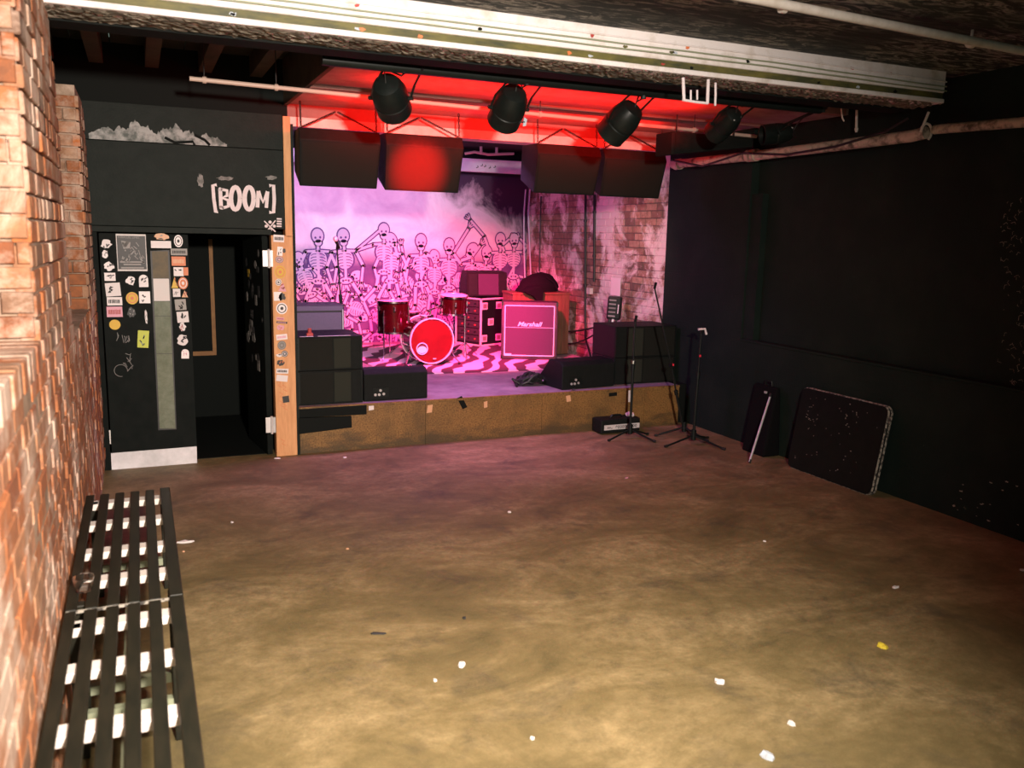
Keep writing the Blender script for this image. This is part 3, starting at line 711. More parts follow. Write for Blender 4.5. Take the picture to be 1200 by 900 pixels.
for a in ((135, 168, 100, 84, 'blob', 'stick_white', 'ink'), (125, 250, 56, 74, 'blob', 'stick_white', 'ink_grey'), (160, 348, 92, 80, 'blob', 'stick_white', 'ink'), (165, 432, 90, 66, 'rect', 'stick_white', 'ink'),
          (190, 535, 122, 108, 'rect', 'stick_white', 'ink', .06), (203, 630, 124, 68, 'rect', 'stick_white', 'ink'), (203, 716, 128, 84, 'rect', 'stick_pink', 'stick_red'), (205, 820, 92, 82, 'disc', 'stick_yellow', None),
          (332, 465, 88, 76, 'blob', 'stick_white', 'ink'), (438, 465, 76, 100, 'arch', 'stick_white', 'ink'), (345, 605, 100, 100, 'disc', 'stick_yellow', 'stick_orange'), (447, 598, 90, 96, 'rect', 'stick_white', 'ink'),
          (340, 720, 80, 90, 'blob', 'stick_dark', 'ink_grey'), (458, 755, 26, 130, 'blob', 'stick_white', 'ink'),
          (585, 108, 140, 66, 'blob', 'stick_peach', 'ink_grey'), (580, 170, 164, 58, 'rect', 'stick_white', None), (720, 142, 72, 100, 'disc', 'stick_white', 'ink'), (725, 230, 134, 54, 'rect', 'stick_grey', 'ink'),
          (722, 305, 114, 74, 'rect', 'stick_orange', 'stick_peach'), (722, 390, 80, 72, 'rect', 'stick_white', 'ink'), (780, 388, 40, 66, 'rect', 'stick_orange', None), (690, 478, 56, 90, 'tri', 'stick_yellow', 'stick_red'), (758, 484, 80, 100, 'disc', 'stick_orange', 'stick_white'),
          (706, 562, 60, 66, 'rect', 'stick_white', 'ink_grey'), (772, 570, 52, 56, 'tri', 'stick_peach', 'stick_red'), (738, 658, 90, 88, 'rect', 'stick_grey', 'ink', .05), (756, 758, 94, 88, 'rect', 'stick_white', 'ink', .06), (754, 838, 60, 78, 'blob', 'stick_white', 'stick_red')):
    sd(*a)
S2 = 2.904
for (x, y, wp, hp, sh, colr, ink) in ((226, 428, 38, 58, 'rect', 'stick_lime', 'rail_sage'), (360, 432, 42, 42, 'blob', 'stick_white', 'ink'), (369, 478, 26, 32, 'arch', 'stick_white', 'stick_pink')):
    stick_px(d1, 90+x/S2, 250+y/S2, wp/S2, hp/S2, sh, colr, ink, YD, fnL, random.uniform(-.1, .1))
mb = MB(); rr = random.Random(2)
for k in range(9):
    c2 = PY(90+rr.uniform(140, 185)/S2, 250+rr.uniform(415, 530)/S2, YD)
    mb.ribbon([(c2.x+rr.uniform(-.03, .03), c2.z+rr.uniform(-.04, .04)) for q in range(4)], .0035, fnL, .0005, caps=False)
c2 = PY(90+150/S2, 250+535/S2, YD); mb.ribbon([(c2.x+.05*math.cos(q*.35), c2.z+.05*math.sin(q*.35)) for q in range(15)], .003, fnL, .0005, caps=False)
obj('chalk_scrawl', mb, 'ink_grey', d1)
# right leaf, swung open into the corridor
d2 = struct('door_2', label='black fire door leaf standing open into the corridor')
Mo = Matrix.Translation((1.03, YW+.075, 0)) @ Matrix.Rotation(math.radians(97), 4, 'Z')
obj('leaf', MB().box((0, 0, .012), (.70, .045, 1.955), Mo), 'door_black', d2)
for px, py, hh in ((315, 303, 38), (318.5, 498, 36)):
    c = PY(px, py, YW)
    h_ = obj('hinge', B((c.x-.052, YW-.002, c.z-.07), (c.x-.008, YW+.008, c.z+.07)), 'hinge_steel', d2, bevel=.003)
    obj('hinge_knuckle', T([(c.x+.0, YW-.004, c.z-.08), (c.x+.0, YW-.004, c.z+.08)], .011, 10), 'hinge_steel', h_)
    obj('hinge_plate', B((c.x+.008, YW-.004, c.z-.07), (c.x+.034, YW+.007, c.z+.07)), 'aluminium', h_)
rr = random.Random(6)
fnO = lambda u, v, d: tuple(Mo @ Vector((u, .0455+d, v)))
for k in range(26):
    sticker(d2, rr.uniform(.06, .62), rr.uniform(.75, 1.8), rr.uniform(.05, .10), rr.uniform(.05, .12), rr.choice(['rect', 'disc', 'blob']), rr.choice(['stick_dark', 'stick_grey', 'stick_dark', 'stick_grey']) if k else 'stick_yellow', rr.choice(['ink', 'ink_grey', None]), fnO)
# corridor beyond
struct('floor_corridor_shade', B((-.32, 7.80, .0005), (1.03, 9.6, .006)), 'corridor_dark', 'dark slab standing for shade on the corridor floor')  # darkened slab laid over the concrete in place of corridor shade
struct('wall_corridor_left', B((-.5, 7.76, 0), (-.32, 11.0, 2.6)), 'corridor_dark', 'dark corridor side wall beyond the doorway')
cb = struct('wall_corridor_end', label='dark corridor end wall with a bare timber frame')
obj('end_wall', B((-.5, 9.6, 0), (1.03, 9.75, 2.6)), 'corridor_dark', cb)
obj('timber_upright', B((.680, 9.575, .72), (.718, 9.6, 1.90)), 'frame_wood', cb)
obj('timber_rail', B((.30, 9.575, .675), (.718, 9.6, .72)), 'frame_wood', cb)
struct('ceiling_corridor', B((-.5, 7.76, 2.5), (1.03, 9.8, 2.6)), 'corridor_dark', 'dark corridor ceiling')

# ------------------------------------------------------------------ stage
st = thing('stage', 'low stage with a scuffed plywood front and grey painted deck', 'stage', (3.3, YS, 0))
obj('deck', B((1.262, YS+.005, ZS-.04), (5.36, YB, ZS)), 'stage_floor_paint', st, world=True, bevel=.004)
xs = [1.268, 2.46, 3.70, 4.92, 5.36]
for a, b_ in zip(xs, xs[1:]): obj('front_panel', B((a+.0015, YS, 0), (b_-.0015, YS+.02, ZS-.022)), 'stage_ply', st, world=True)
obj('nosing', B((1.262, YS-.006, ZS-.022), (5.36, YS+.02, ZS+.002)), 'stage_ply', st, world=True, bevel=.003)
obj('end_filler', B((5.36, YS+.06, 0), (XR-.001, YS+.3, ZS)), 'void_black', st, world=True)
fnS = lambda u, v, d: (u, YS-.001-d, v)
def stage_patch(name, quad, m, dep=.004):
    p = [PY(x, y, YS) for x, y in quad]; mb = MB(); mb.prism([(q.x, q.z) for q in p], 0, dep, fnS); return obj(name, mb, m, st, world=True)
stage_patch('black_board', ((350, 489), (429, 485), (429, 474.5), (350, 479.5)), 'void_black', .02)
stage_patch('black_board', ((349, 508), (411.5, 500), (411, 487), (349, 489.5)), 'void_black', .03)
stage_patch('gaffer_tape', ((542, 479.5), (547.5, 477), (541, 464), (535.5, 466.5)), 'void_black')
stage_patch('sticky_label', ((500, 484), (506, 483), (507, 474), (501, 475)), 'stick_peach')
stage_patch('sticky_label', ((432, 481), (438, 480), (438, 473), (432, 474)), 'stick_white')
stage_patch('sticky_label', ((567, 478), (571, 477), (571, 470), (567, 471)), 'stick_peach')
stage_patch('sticky_label', ((664, 471), (669, 470), (668, 463), (663, 464)), 'stick_peach')
stage_patch('socket_plate', ((713.5, 464.5), (722.5, 463.5), (722.5, 459.5), (713.5, 460.5)), 'void_black', .01)
stage_patch('pale_strip', ((736, 471), (738.5, 471), (738.5, 456), (736, 456)), 'stick_white')
# rug
rg = tag(obj('rug', MB().prism([(2.35, 11.9), (2.55, 9.2), (4.75, 9.05), (5.0, 9.4), (5.1, 11.6)], ZS+.001, ZS+.008, lambda u, v, t: (u, v, t)), 'rug_print'), 'black and white zebra rug spread under the drum kit', 'rug')
# back lilac steel beam and bracket
lb = struct('trim_4', label='pale steel beam across the back of the stage ceiling')
obj('beam_face', B((1.24, 11.25, 2.86), (XR, 11.36, 3.03)), 'lilac_beam', lb)
obj('shade_filler', B((1.24, 11.36, 2.95), (XR, YB, 3.16)), 'void_black', lb)  # black block put in for the shadow above the mural
rr = random.Random(12)
for k in range(5):
    a = PY(558+k*5+rr.uniform(-1, 1), 196+rr.uniform(-2, 2), 11.25); mb = MB(); mb.ribbon([(a.x, a.z), (a.x+.03, a.z+.01), (a.x+.02, a.z+.03)], .012, lambda u, v, d: (u, 11.249-d, v), .001, caps=False); obj('chalk_mark', mb, 'ink', lb)

# ------------------------------------------------------------------ PA stacks and wedges
def rbox(name, M, lo, hi, m, parent, bevel=.006): return obj(name, MB().box(lo, hi, M), m, parent, bevel=bevel)
def cabinet_pa(label, x, y, z, wd, h, dep, flip=False):
    t = thing('speaker_cabinet', label, 'speaker', (x, y, z))
    obj('body', B((-wd/2, 0, 0), (wd/2, dep, h)), 'speaker_paint', t, bevel=.008)
    g0, g1 = (.02, wd*.16) if not flip else (-wd*.16, -.02)
    a, b_ = (wd*.05, wd*.31) if not flip else (-wd*.31, -wd*.05)
    obj('grille', B((a, -.007, .02), (b_, .002, h-.02)), 'grille_olive', t, bevel=.003)
    c, d = (-wd/2+.02, wd*.03) if not flip else (-wd*.03, wd/2-.02)
    obj('horn_mouth', MB().prism([(c, .02), (d, .02), (d, h-.02), (c, h-.02)], -.004, .002, lambda u, v, q: (u, q, v)), 'grille_black', t)
    for sx in (-1, 1): obj('edge_rail', B((sx*(wd/2-.012)-.006, -.010, .012), (sx*(wd/2-.012)+.006, 0, h-.012)), 'black_plastic', t)
    return t
wL = .60
cabinet_pa('black speaker cabinet on the stage edge beside the jamb post, under another cabinet', 1.572, 7.775, ZS+.001, wL, .315, .55)
cabinet_pa('black speaker cabinet stacked on top of another beside the jamb post', 1.572, 7.775, ZS+.317, wL, .315, .55)
cabinet_pa('black speaker cabinet on the stage edge against the black wall, bottom of its stack', 5.05, 7.93, ZS+.001, .78, .29, .5, True)
cabinet_pa('black speaker cabinet against the black wall, top of its stack', 5.05, 7.93, ZS+.292, .78, .34, .5, True)
# white tape line and red knob on the left stack
tp = tag(obj('tape_strip', one(lambda m_: [m_.box((x, 7.768, 1.064), (x+l, 7.79, 1.066)) for x, l in ((1.30, .12), (1.46, .30))]), 'paper_white'), 'worn white tape along the top edge of the stacked speaker cabinet', 'tape')
kn = thing('red_clamp', 'small red clamp lying on the stacked speaker cabinet', 'clamp', (1.395, 7.82, 1.064))
obj('jaw', B((-.03, -.02, 0), (.03, .02, .03)), 'stick_red', kn, bevel=.006); obj('knob', T([(0, 0, .03), (0, 0, .07)], .018, 10), 'stick_red', kn, smooth=True)
# backline cab behind the left stack
t = thing('guitar_cabinet', 'dark guitar speaker cabinet with dusky grille behind the left stack', 'speaker', (1.56, 8.62, ZS+.001))
obj('body', B((-.29, 0, 0), (.33, .36, .85)), 'tolex', t, bevel=.012)
obj('grille', B((-.26, -.008, .05), (.30, .004, .77)), 'grille_dusk', t)
obj('top_panel', B((-.275, -.006, .79), (.315, .004, .835)), 'grille_dusk', t)
obj('corner_strip', B((.308, -.010, .1), (.318, .0, .8)), 'aluminium', t)
def wedge(label, x, y, z, rz, wd, h, dep, toph, mgr='speaker_paint', connectors=True):
    """floor monitor: tall back, grille slope; local -y is the face shown"""
    t = thing('stage_monitor', label, 'speaker', (x, y, z), rz)
    prof = [(0, 0), (0, h*.86), (.05, h), (toph, h*1.02), (dep, h*.25), (dep, 0)]
    obj('body', MB().prism(prof, -wd/2, wd/2, lambda u, v, q: (q, u, v)), 'speaker_paint', t, bevel=.010)
    s0, s1 = Vector((0, toph, h*1.02)), Vector((0, dep, h*.25)); nrm = Vector((0, s0.z-s1.z, s1.y-s0.y)).normalized()
    gp = MB(); q = [s0.lerp(s1, .06)+nrm*.006, s0.lerp(s1, .94)+nrm*.006]
    gp.add([(-wd/2+.03, q[0].y, q[0].z), (wd/2-.03, q[0].y, q[0].z), (wd/2-.03, q[1].y, q[1].z), (-wd/2+.03, q[1].y, q[1].z)], [(0, 1, 2, 3)])
    obj('grille', gp, 'grille_black', t)
    if connectors:
        pl = obj('connector_plate', B((-wd*.36, -.004, .035), (-wd*.12, .002, .12)), 'black_plastic', t)
        for k, (u, v) in enumerate(((-.33, .06), (-.27, .06), (-.25, .10), (-.20, .065))): obj('socket', T([(u*wd, -.012, v), (u*wd, 0, v)], .013, 10), 'aluminium', pl)
    return t
wedge('black wedge monitor at the stage edge next to the left speaker stack', 2.20, 7.80, ZS+.001, 0, .625, .30, .46, .16)
wedge('black wedge monitor at the stage edge in front of the right speaker stack', 4.30, 7.83, ZS+.001, .10, .66, .29, .48, .26)
# ------------------------------------------------------------------ flown speakers
def flown(label, px_l, px_r, py_top, py_bot, yf, yaw, redish=False):
    a, b_ = PY(px_l, py_top, yf), PY(px_r, py_top, yf); zb = PY((px_l+px_r)/2, py_bot, yf+.1).z
    wd = (b_-a).length*.985; h = (a.z+b_.z)/2-zb; c = (a+b_)/2
    t = thing('flown_speaker', label, 'speaker', (c.x, yf, zb), yaw, 'speakers hung over the stage front')
    hw, hb = wd/2, wd/2*.93
    prof = [(.10, 0), (.0, h*.80), (.045, h), (.40, h*1.02), (.42, h*.30)]
    vs = []
    for u, v in prof:
        k = hw if u < .2 else hb
        if v < .02: k = hw*.965
        vs.append(((-k, u, v), (k, u, v)))
    mb = MB(); n = len(vs)
    mb.add([p[0] for p in vs]+[p[1] for p in vs], [tuple(range(n)), tuple(range(2*n-1, n-1, -1))]+[(i, n+i, n+(i+1) % n, (i+1) % n) for i in range(n)])
    obj('body', mb, 'speaker_paint', t, bevel=.008)
    g = MB(); f0, f1 = Vector((0, .10, 0)), Vector((0, 0, h*.80)); nn = Vector((0, -(f1.z-f0.z), f1.y-f0.y)).normalized()*.006
    p0, p1 = f0.lerp(f1, .05)+nn, f0.lerp(f1, .96)+nn
    g.add([(-hw*.90, p0.y, p0.z), (hw*.90, p0.y, p0.z), (hw*.94, p1.y, p1.z), (-hw*.94, p1.y, p1.z)], [(0, 1, 2, 3)])
    obj('grille', g, 'grille_black', t)
    for sx in (-1, 1):
        pts = [(sx*hw*.93, .06, h), (sx*hw*.93, .08, 3.054-zb)]
        obj('chain', chain(pts[0], pts[1]), 'cable_black', t)
        obj('shackle', T([(sx*hw*.93+.015*math.cos(q), .055, h-.03+.02*math.sin(q)) for q in [k*PI/4 for k in range(9)]], .005, 6), 'aluminium', t)
        obj('bridle_chain', chain((sx*hw*.90, .07, h+.01), (sx*hw*.0+sx*.01, .16, h+.16)), 'cable_black', t)
    return t
def chain(a, b_):
    a, b_ = Vector(a), Vector(b_); d = b_-a; n = max(3, int(d.length/.022)); mb = MB(); t = d.normalized(); s = t.orthogonal().normalized(); q = t.cross(s)
    for i in range(n):
        c = a+d*((i+.5)/n); e = s if i % 2 else q
        mb.tube([c-t*.014, c-t*.009+e*.006, c+t*.009+e*.006, c+t*.014, c+t*.009-e*.006, c-t*.009-e*.006, c-t*.014], .0038, 5, cap=False)
    return mb
flown('dark flown speaker hanging next to the doorway wall', 350, 447, 152, 220, 7.32, .0)
flown('flown speaker glowing red in the light', 452, 545, 158, 225, 7.32, .02)
flown('flown speaker next to the vertical pale cables, its side panel showing', 630, 707, 170, 228, 7.30, .03)
flown('flown speaker next to the black wall', 709, 783, 176, 232, 7.34, .0)
# ------------------------------------------------------------------ lighting bar and par cans
bar = thing('lighting_bar', 'thick black lighting bar slung behind the beam', 'bar', (2.9, 5.32, 3.005))
obj('tube', T([(-1.85, 0, 0), (1.95, 0, 0)], .034, 14), 'black_plastic', bar, smooth=True)
for x in (-1.5, -.3, .9, 1.8): obj('hanger', B((x-.015, -.012, .02), (x+.015, .012, .166)), 'black_plastic', bar)
def par(label, px, py, y, ax, r=.118, ln=.30):
    c = PY(px, py, y); ax = Vector(ax).normalized(); q = Vector((0, 0, 1)).rotation_difference(ax).to_matrix().to_4x4()
    t = thing('par_can', label, 'stage light', c, 0, 'par cans on the lighting bar')
    prof = [(.03, -ln*.56), (.072*r/.105, -ln*.50), (r*.86, -ln*.36), (r*.97, -ln*.2), (r, -ln*.02), (r*.955, .0), (r*.955, ln*.03), (r, ln*.05), (r*.97, ln*.40), (r*.99, ln*.42), (r*.90, ln*.42), (r*.88, ln*.2)]
    obj('can', MB().lathe(prof, q, 28), 'black_plastic', t, smooth=True)
    obj('lens', MB().lathe([(.001, ln*.22), (r*.88, ln*.2)], q, 24, cap=False), 'cymbal_dark', t)
    for k, (a, rr_) in enumerate(((.4, .05), (1.8, .055), (3.2, .04), (5.0, .055))):
        p = q @ Vector((rr_*math.cos(a), rr_*math.sin(a), -ln*.52)); p2 = q @ Vector((rr_*math.cos(a), rr_*math.sin(a), -ln*.42))
        obj('end_screw', T([p, p2], .007, 8), 'aluminium', t)
    side = ax.cross(Vector((0, 0, 1))).normalized(); top = Vector((0, 0, 3.0-c.z)); y0 = PY(px, py, y)
    dz = max(.14, (hit(px, py, 1, y)-Vector((0, 0, 0))).z*0+ (PY(px, py, 5.32).z*0+2.985-c.z)); back = Vector((0, 5.32-y, 0))
    for sx in (-1, 1):
        a = side*sx*(r+.012); obj('yoke_arm', T([a, a+back*.3+Vector((0, 0, dz*.5)), a*.92+back+Vector((0, 0, dz))], .008, 6), 'black_plastic', t)
        obj('yoke_knob', T([side*sx*(r-.005), side*sx*(r+.03)], .014, 8), 'black_plastic', t)
    obj('clamp', T([back+Vector((0, 0, dz-.03)), back+Vector((0, 0, dz+.03))], .020, 8), 'black_plastic', t)
    tail = [q @ Vector((0, 0, -ln*.55)), q @ Vector((0, 0, -ln*.7))+Vector((0, 0, .06)), back*.6+Vector((.02, 0, dz*.8)), back+Vector((.04, 0, dz))]
    obj('tail_cable', T(tail, .006, 6), 'cable_black', t)
    return t
par('black par can with its brass end fittings catching the light, next to the timber ceiling', 458, 115, 5.62, (.42, .80, -.42))
p_ = par('black par can above the gap between the two pairs of flown speakers', 596, 127, 5.62, (.05, .80, -.55))
q_ = PY(615, 143, 5.66); obj('tape_flag', MB().prism([(-.014, -.03), (.010, -.026), (.018, .02), (-.006, .032)], 0, .003, lambda u, v, t: (q_.x+u, q_.y+t, q_.z+v)), 'scrap_blue', p_, world=True); obj('tape_stem', T([q_, q_+Vector((-.07, 0, -.01))], .004, 6), 'cable_black', p_, world=True)
par('black par can tilted down, its clamp near the third flown speaker', 727, 144, 5.62, (-.25, .75, -.60))
par('black par can half in shade below the white cable bracket', 848, 146, 5.62, (.05, .85, -.38), .095)
par('black par can lying almost level beside the flaking wall pipe', 908, 157, 5.85, (-1, .35, -.12), .085, .26)
bx = thing('black_box', 'long black box hung under the lintel beside the wall pipe', 'speaker', (4.56, 6.25, 2.70))
obj('body', MB().prism([(-.42, 0), (-.42, .19), (.42, .19), (.42, .11)], 0, .25, lambda u, v, t: (u, t, v)), 'void_black', bx, bevel=.008)
obj('grille', MB().prism([(-.39, .02), (-.39, .17), (.39, .17), (.39, .13)], -.006, 0, lambda u, v, t: (u, t, v)), 'black_plastic', bx)
for x in (-.3, .3): obj('hanger', T([(x, .12, .19), (x, .12, .345)], .006, 6), 'cable_black', bx)
# ------------------------------------------------------------------ pipes, cables and brackets overhead
p1 = thing('ceiling_pipe', 'thin pipe running below the timber and red ceiling', 'pipe', (2.8, 6.45, 3.0))
A, Bq = PY(222, 92, 6.45), PY(886, 160, 6.45)
obj('tube', T([A, A.lerp(Bq, .5), Bq], .016, 10), 'pipe_pale', p1, smooth=True, world=True)
for k in (.02, .12, .55, .86):
    c = A.lerp(Bq, k); obj('pipe_clip', T([c-Vector((.012, 0, 0)), c+Vector((.012, 0, 0))], .023, 10), 'pipe_pale', p1, world=True); obj('clip_stem', T([c, (c.x, c.y, 3.26 if c.x < 1.2 else 3.07)], .004, 6), 'cable_black', p1, world=True)
p2 = thing('wall_pipe', 'fat flaking pipe along the top of the black wall', 'pipe', (5.36, 6.2, 2.8))
pp = [(5.36, 8.05, 2.80), (5.36, 6.6, 2.79), (5.36, 5.6, 2.795), (5.365, 4.9, 2.80), (5.375, 4.78, 2.815)]
obj('tube', T(pp, .045, 16), 'pipe_flaking', p2, smooth=True, world=True)
obj('tube', T([(5.41, 4.74, 2.835), (5.43, 4.5, 2.83), (5.44, 3.6, 2.80), (5.45, 2.0, 2.76)], .034, 14), 'pipe_flaking', p2, smooth=True, world=True)
for y in (7.95, 6.75, 6.70): obj('joint_collar', T([(5.36, y-.04, 2.795), (5.36, y+.04, 2.795)], .058, 16), 'pipe_flaking', p2, smooth=True, world=True)
obj('pipe_strap', T([(5.375+.055*math.cos(a), 4.78, 2.82+.06*math.sin(a)) for a in [k*PI/6-1 for k in range(9)]]+[(5.38, 4.78, 2.96)], .010, 6), 'pipe_white', p2, world=True)
tag(obj('hanging_cable', T([(5.30, 8.0, 2.84), (5.28, 7.4, 2.735), (5.30, 6.8, 2.82), (5.31, 6.2, 2.76), (5.30, 5.6, 2.78), (5.31, 5.1, 2.85), (5.32, 4.9, 2.93)], .010, 8), 'cable_black', smooth=True), 'black cable looping along the flaking wall pipe', 'cable')
p3 = thing('ceiling_pipe', 'white painted pipe below the dark hall ceiling in front of the beam', 'pipe', (3.8, 3.62, 3.15))
A, Bq = PZ(840, -10, 3.15), PZ(1215, 63, 3.15)
obj('tube', T([A+(A-Bq)*.4, Bq+(Bq-A)*.4], .024, 14), 'pipe_white', p3, smooth=True, world=True)
for px, py in ((918, 8), (1138, 50)):
    c = PZ(px, py, 3.15); obj('pipe_clip', T([c-Vector((.014, 0, 0)), c+Vector((.014, 0, 0))], .031, 12), 'pipe_white', p3, world=True); obj('clip_stem', T([c, c+Vector((0, 0, .075))], .008, 6), 'aluminium', p3, world=True)
wb = thing('cable_bracket', 'white U-shaped cable bracket hanging off the beam', 'bracket', (0, 0, 0))
P = lambda x, y: PY(x, y, 4.60)
wb.location = P(815, 120); 
for q in ((800.5, 91, 801.5, 117), (830, 93, 829, 121)): obj('strap', T([P(q[0], q[1]), P(q[2], q[3])], .010, 8), 'paint_white', wb, world=True)
obj('cross_bar', T([P(800, 117), P(815, 119.5), P(829.5, 121)], .008, 8), 'paint_white', wb, world=True)
for x in (809.5, 817): obj('prong', T([P(x, 105.5), P(x, 117)], .006, 8), 'paint_white', wb, world=True)
obj('tail', T([P(838.5, 97), P(838.5, 112), P(838, 124)], .007, 8), 'paint_white', wb, world=True)
rb = thing('cable_bracket', 'salmon lit bracket and tube in front of the pale stage beam', 'bracket', (4.15, 11.0, 2.98))
P = lambda x, y: PY(x, y, 10.9)
for q in ((563, 160, 564, 181), (582, 162, 582, 182)): obj('strap', T([P(*q[:2]), P(*q[2:])], .02, 8), 'pipe_pale', rb, world=True)
obj('cross_bar', T([P(545, 180), P(556, 178), P(572, 181), P(602, 180)], .018, 8), 'pipe_pale', rb, world=True)
hr = thing('threaded_rod', 'white hanging rod under the ceiling behind the beam end', 'rod', PY(1004, 140, 5.5))
obj('rod', T([PY(1004, 128, 5.5), PY(1003.5, 155, 5.5)], .010, 8), 'pipe_white', hr, world=True); obj('nut', T([PY(1003.6, 150, 5.5), PY(1003.5, 153, 5.5)], .016, 6), 'pipe_white', hr, world=True)
h2 = thing('threaded_rod', 'short pale hook near the white hanging rod', 'hook', PY(986, 134, 5.5))
obj('rod', T([PY(986, 126, 5.5), PY(987, 138, 5.5), PY(989, 142, 5.5)], .006, 8), 'pipe_white', h2, world=True)
for k, (xa, lab) in enumerate(((614, 'pale cable hanging down the corner of the mural, the straighter one'), (619, 'pale cable hanging down beside the brick corner, bowed a little'))):
    pts = [(PY(xa+2, 222, 11.9)), PY(xa, 250, 11.9), PY(xa+(1.5 if k else 0), 285, 11.9), PY(xa+(3 if k else 1), 322, 11.9), PY(xa+2, 390, 11.9)]
    tag(obj('hanging_cable', T(pts, .012, 8), 'cable_pale', smooth=True), lab, 'cable')
# conduits on the stage side wall
c1 = thing('wall_conduit', 'pair of vertical black conduits on the stage brick wall', 'conduit', (XR-.03, 10.2, 1.0))
for px in (686, 696.5):
    pts = [PX(px, 228, XR-.012), PX(px-.3, 330 if px > 690 else 380, XR-.012)]; obj('tube', T(pts, .016, 8), 'cable_black', c1, smooth=True, world=True)
    for q in (.2, .7): c = pts[0].lerp(pts[1], q); obj('saddle', T([c-Vector((0, 0, .015)), c+Vector((0, 0, .015))], .024, 8), 'cable_black', c1, world=True)
c = PX(691.5, 341, XR-.02); obj('junction_box', B((XR-.05, c.y-.05, c.z-.04), (XR-.001, c.y+.05, c.z+.04)), 'pipe_white', c1, world=True, bevel=.004)
tag(obj('hanging_cable', T([PX(634, 230, XR-.03), PX(632, 318, XR-.03)], .010, 8), 'cable_black'), 'thin black cable dropping down the brickwork behind the bag', 'cable')
# socket box on the wall with trailing cables
sb = thing('socket_box', 'black stage socket box with rows of sockets on the brick wall', 'socket box', PX(720, 372, 5.30))
Ms = Matrix.Translation(PX(720, 361, 5.28)) @ Matrix.Rotation(-.62, 4, 'Z') @ Matrix.Rotation(.05, 4, 'Y')
obj('housing', MB().box((-.085, -.05, -.14), (.085, .07, .14), Ms), 'black_plastic', sb, world=True, bevel=.02)
for k in range(5): obj('socket_row', MB().box((-.065, -.060, .088-.048*k), (.02, -.048, .106-.048*k), Ms), 'stick_grey', sb, world=True)
obj('printed_strip', MB().box((.045, -.053, -.06), (.055, -.049, .05), Ms), 'paint_white', sb, world=True)
for k in range(3): obj('plug', MB().tube([Ms @ Vector((-.04+.04*k, -.04, -.135)), Ms @ Vector((-.05+.04*k, -.05, -.19))], .016, 8), 'cable_black' if k != 1 else 'aluminium', sb, world=True)
obj('wall_bracket', MB().box((-.03, .06, -.05), (.03, .2, .05), Ms), 'black_plastic', sb, world=True)
q0 = Ms @ Vector((-.05, -.05, -.18))
for k, lab in enumerate(('black cable sagging from the socket box to the wooden cabinet, upper run', 'black cable sagging from the socket box to the wooden cabinet, lower run')):
    e = Vector((5.305, 10.35-.06*k, ZS+.30-.16*k)); mid = q0.lerp(e, .5)-Vector((0, 0, .05+.08*k))
    pts = [q0.lerp(mid, t)*(1-t)+mid.lerp(e, t)*t for t in [i/10 for i in range(11)]]
    tag(obj('hanging_cable', T(pts, .011, 8), 'cable_black', smooth=True), lab, 'cable')
tag(obj('hanging_cable', T([PX(686, 378, XR-.02), PX(685.5, 395, XR-.03), PX(690, 410, XR-.06), (5.38, 9.75, ZS+.01), (5.25, 9.3, ZS+.011)], .013, 8), 'cable_black', smooth=True), 'black cable dropping from the conduit to the deck', 'cable')
nt_ = PX(721, 337, XR-.014); tag(obj('notice', B((XR-.012, nt_.y-.12, nt_.z-.10), (XR-.008, nt_.y+.12, nt_.z+.12)), 'paper_white'), 'white paper notice on the brick wall above the socket box', 'notice')

# ------------------------------------------------------------------ backline on stage
# half stack cabinet
a, b_ = PZ(587, 421.4, ZS), PZ(652, 422.8, ZS); ang = math.atan2(b_.y-a.y, b_.x-a.x); cw = .72
mid = (a+b_)/2; t = thing('guitar_cabinet', 'guitar cabinet with white piping and a script logo facing the hall', 'speaker', (mid.x, mid.y, ZS+.009), ang)
H = .735
obj('body', MB().prism([(0, 0), (0, H*.56), (.055, H), (.34, H), (.34, 0)], -cw/2, cw/2, lambda u, v, q: (q, u, v)), 'tolex', t, bevel=.012)
def fnC(u, v, d):   # on the cabinet face, lower upright, upper slanted
    y = 0 if v <= H*.56 else (v-H*.56)/(H*.44)*.055
    return (u, y-d, v)
g = MB(); e = .045
g.add([fnC(-cw/2+e, .05, .004), fnC(cw/2-e, .05, .004), fnC(cw/2-e, H*.56, .004), fnC(-cw/2+e, H*.56, .004), fnC(cw/2-e, H-.05, .004), fnC(-cw/2+e, H-.05, .004)], [(0, 1, 2, 3), (3, 2, 4, 5)])
obj('grille_cloth', g, 'grille_grey', t)
pm = MB()
for p in ([(-cw/2+e, .05), (cw/2-e, .05)], [(cw/2-e, .05), (cw/2-e, H*.56), (cw/2-e, H-.05)], [(cw/2-e, H-.05), (-cw/2+e, H-.05)], [(-cw/2+e, H-.05), (-cw/2+e, H*.56), (-cw/2+e, .05)]): pm.tube([fnC(u, v, .006) for u, v in p], .008, 6)
obj('piping', pm, 'piping_white', t)
obj('seam', MB().tube([fnC(-cw/2+e, H*.56, .005), fnC(cw/2-e, H*.56, .005)], .003, 5), 'piping_white', t)
obj('logo', text_mb('Marshall', .105, lambda u, v, d: fnC(-.155+u*.86, H*.585+v*.72, .009), .35, .0025), 'piping_white', t)
obj('size_badge', B((-cw/2+e+.004, -.009, .054), (-cw/2+e+.09, -.004, .074)), 'piping_white', t)
for sx in (-1, 1):
    for z in (0, H-.05): obj('corner_cap', MB().box((sx*(cw/2)-.022, -.004 if z == 0 else .046, z-.002), (sx*(cw/2)+.022 if False else sx*(cw/2)+.004*sx+.0, .05 if z == 0 else .1, z+.05)) if sx > 0 else MB().box((-cw/2-.004, -.004 if z == 0 else .046, z-.002), (-cw/2+.022, .05 if z == 0 else .1, z+.05)), 'black_plastic', t)
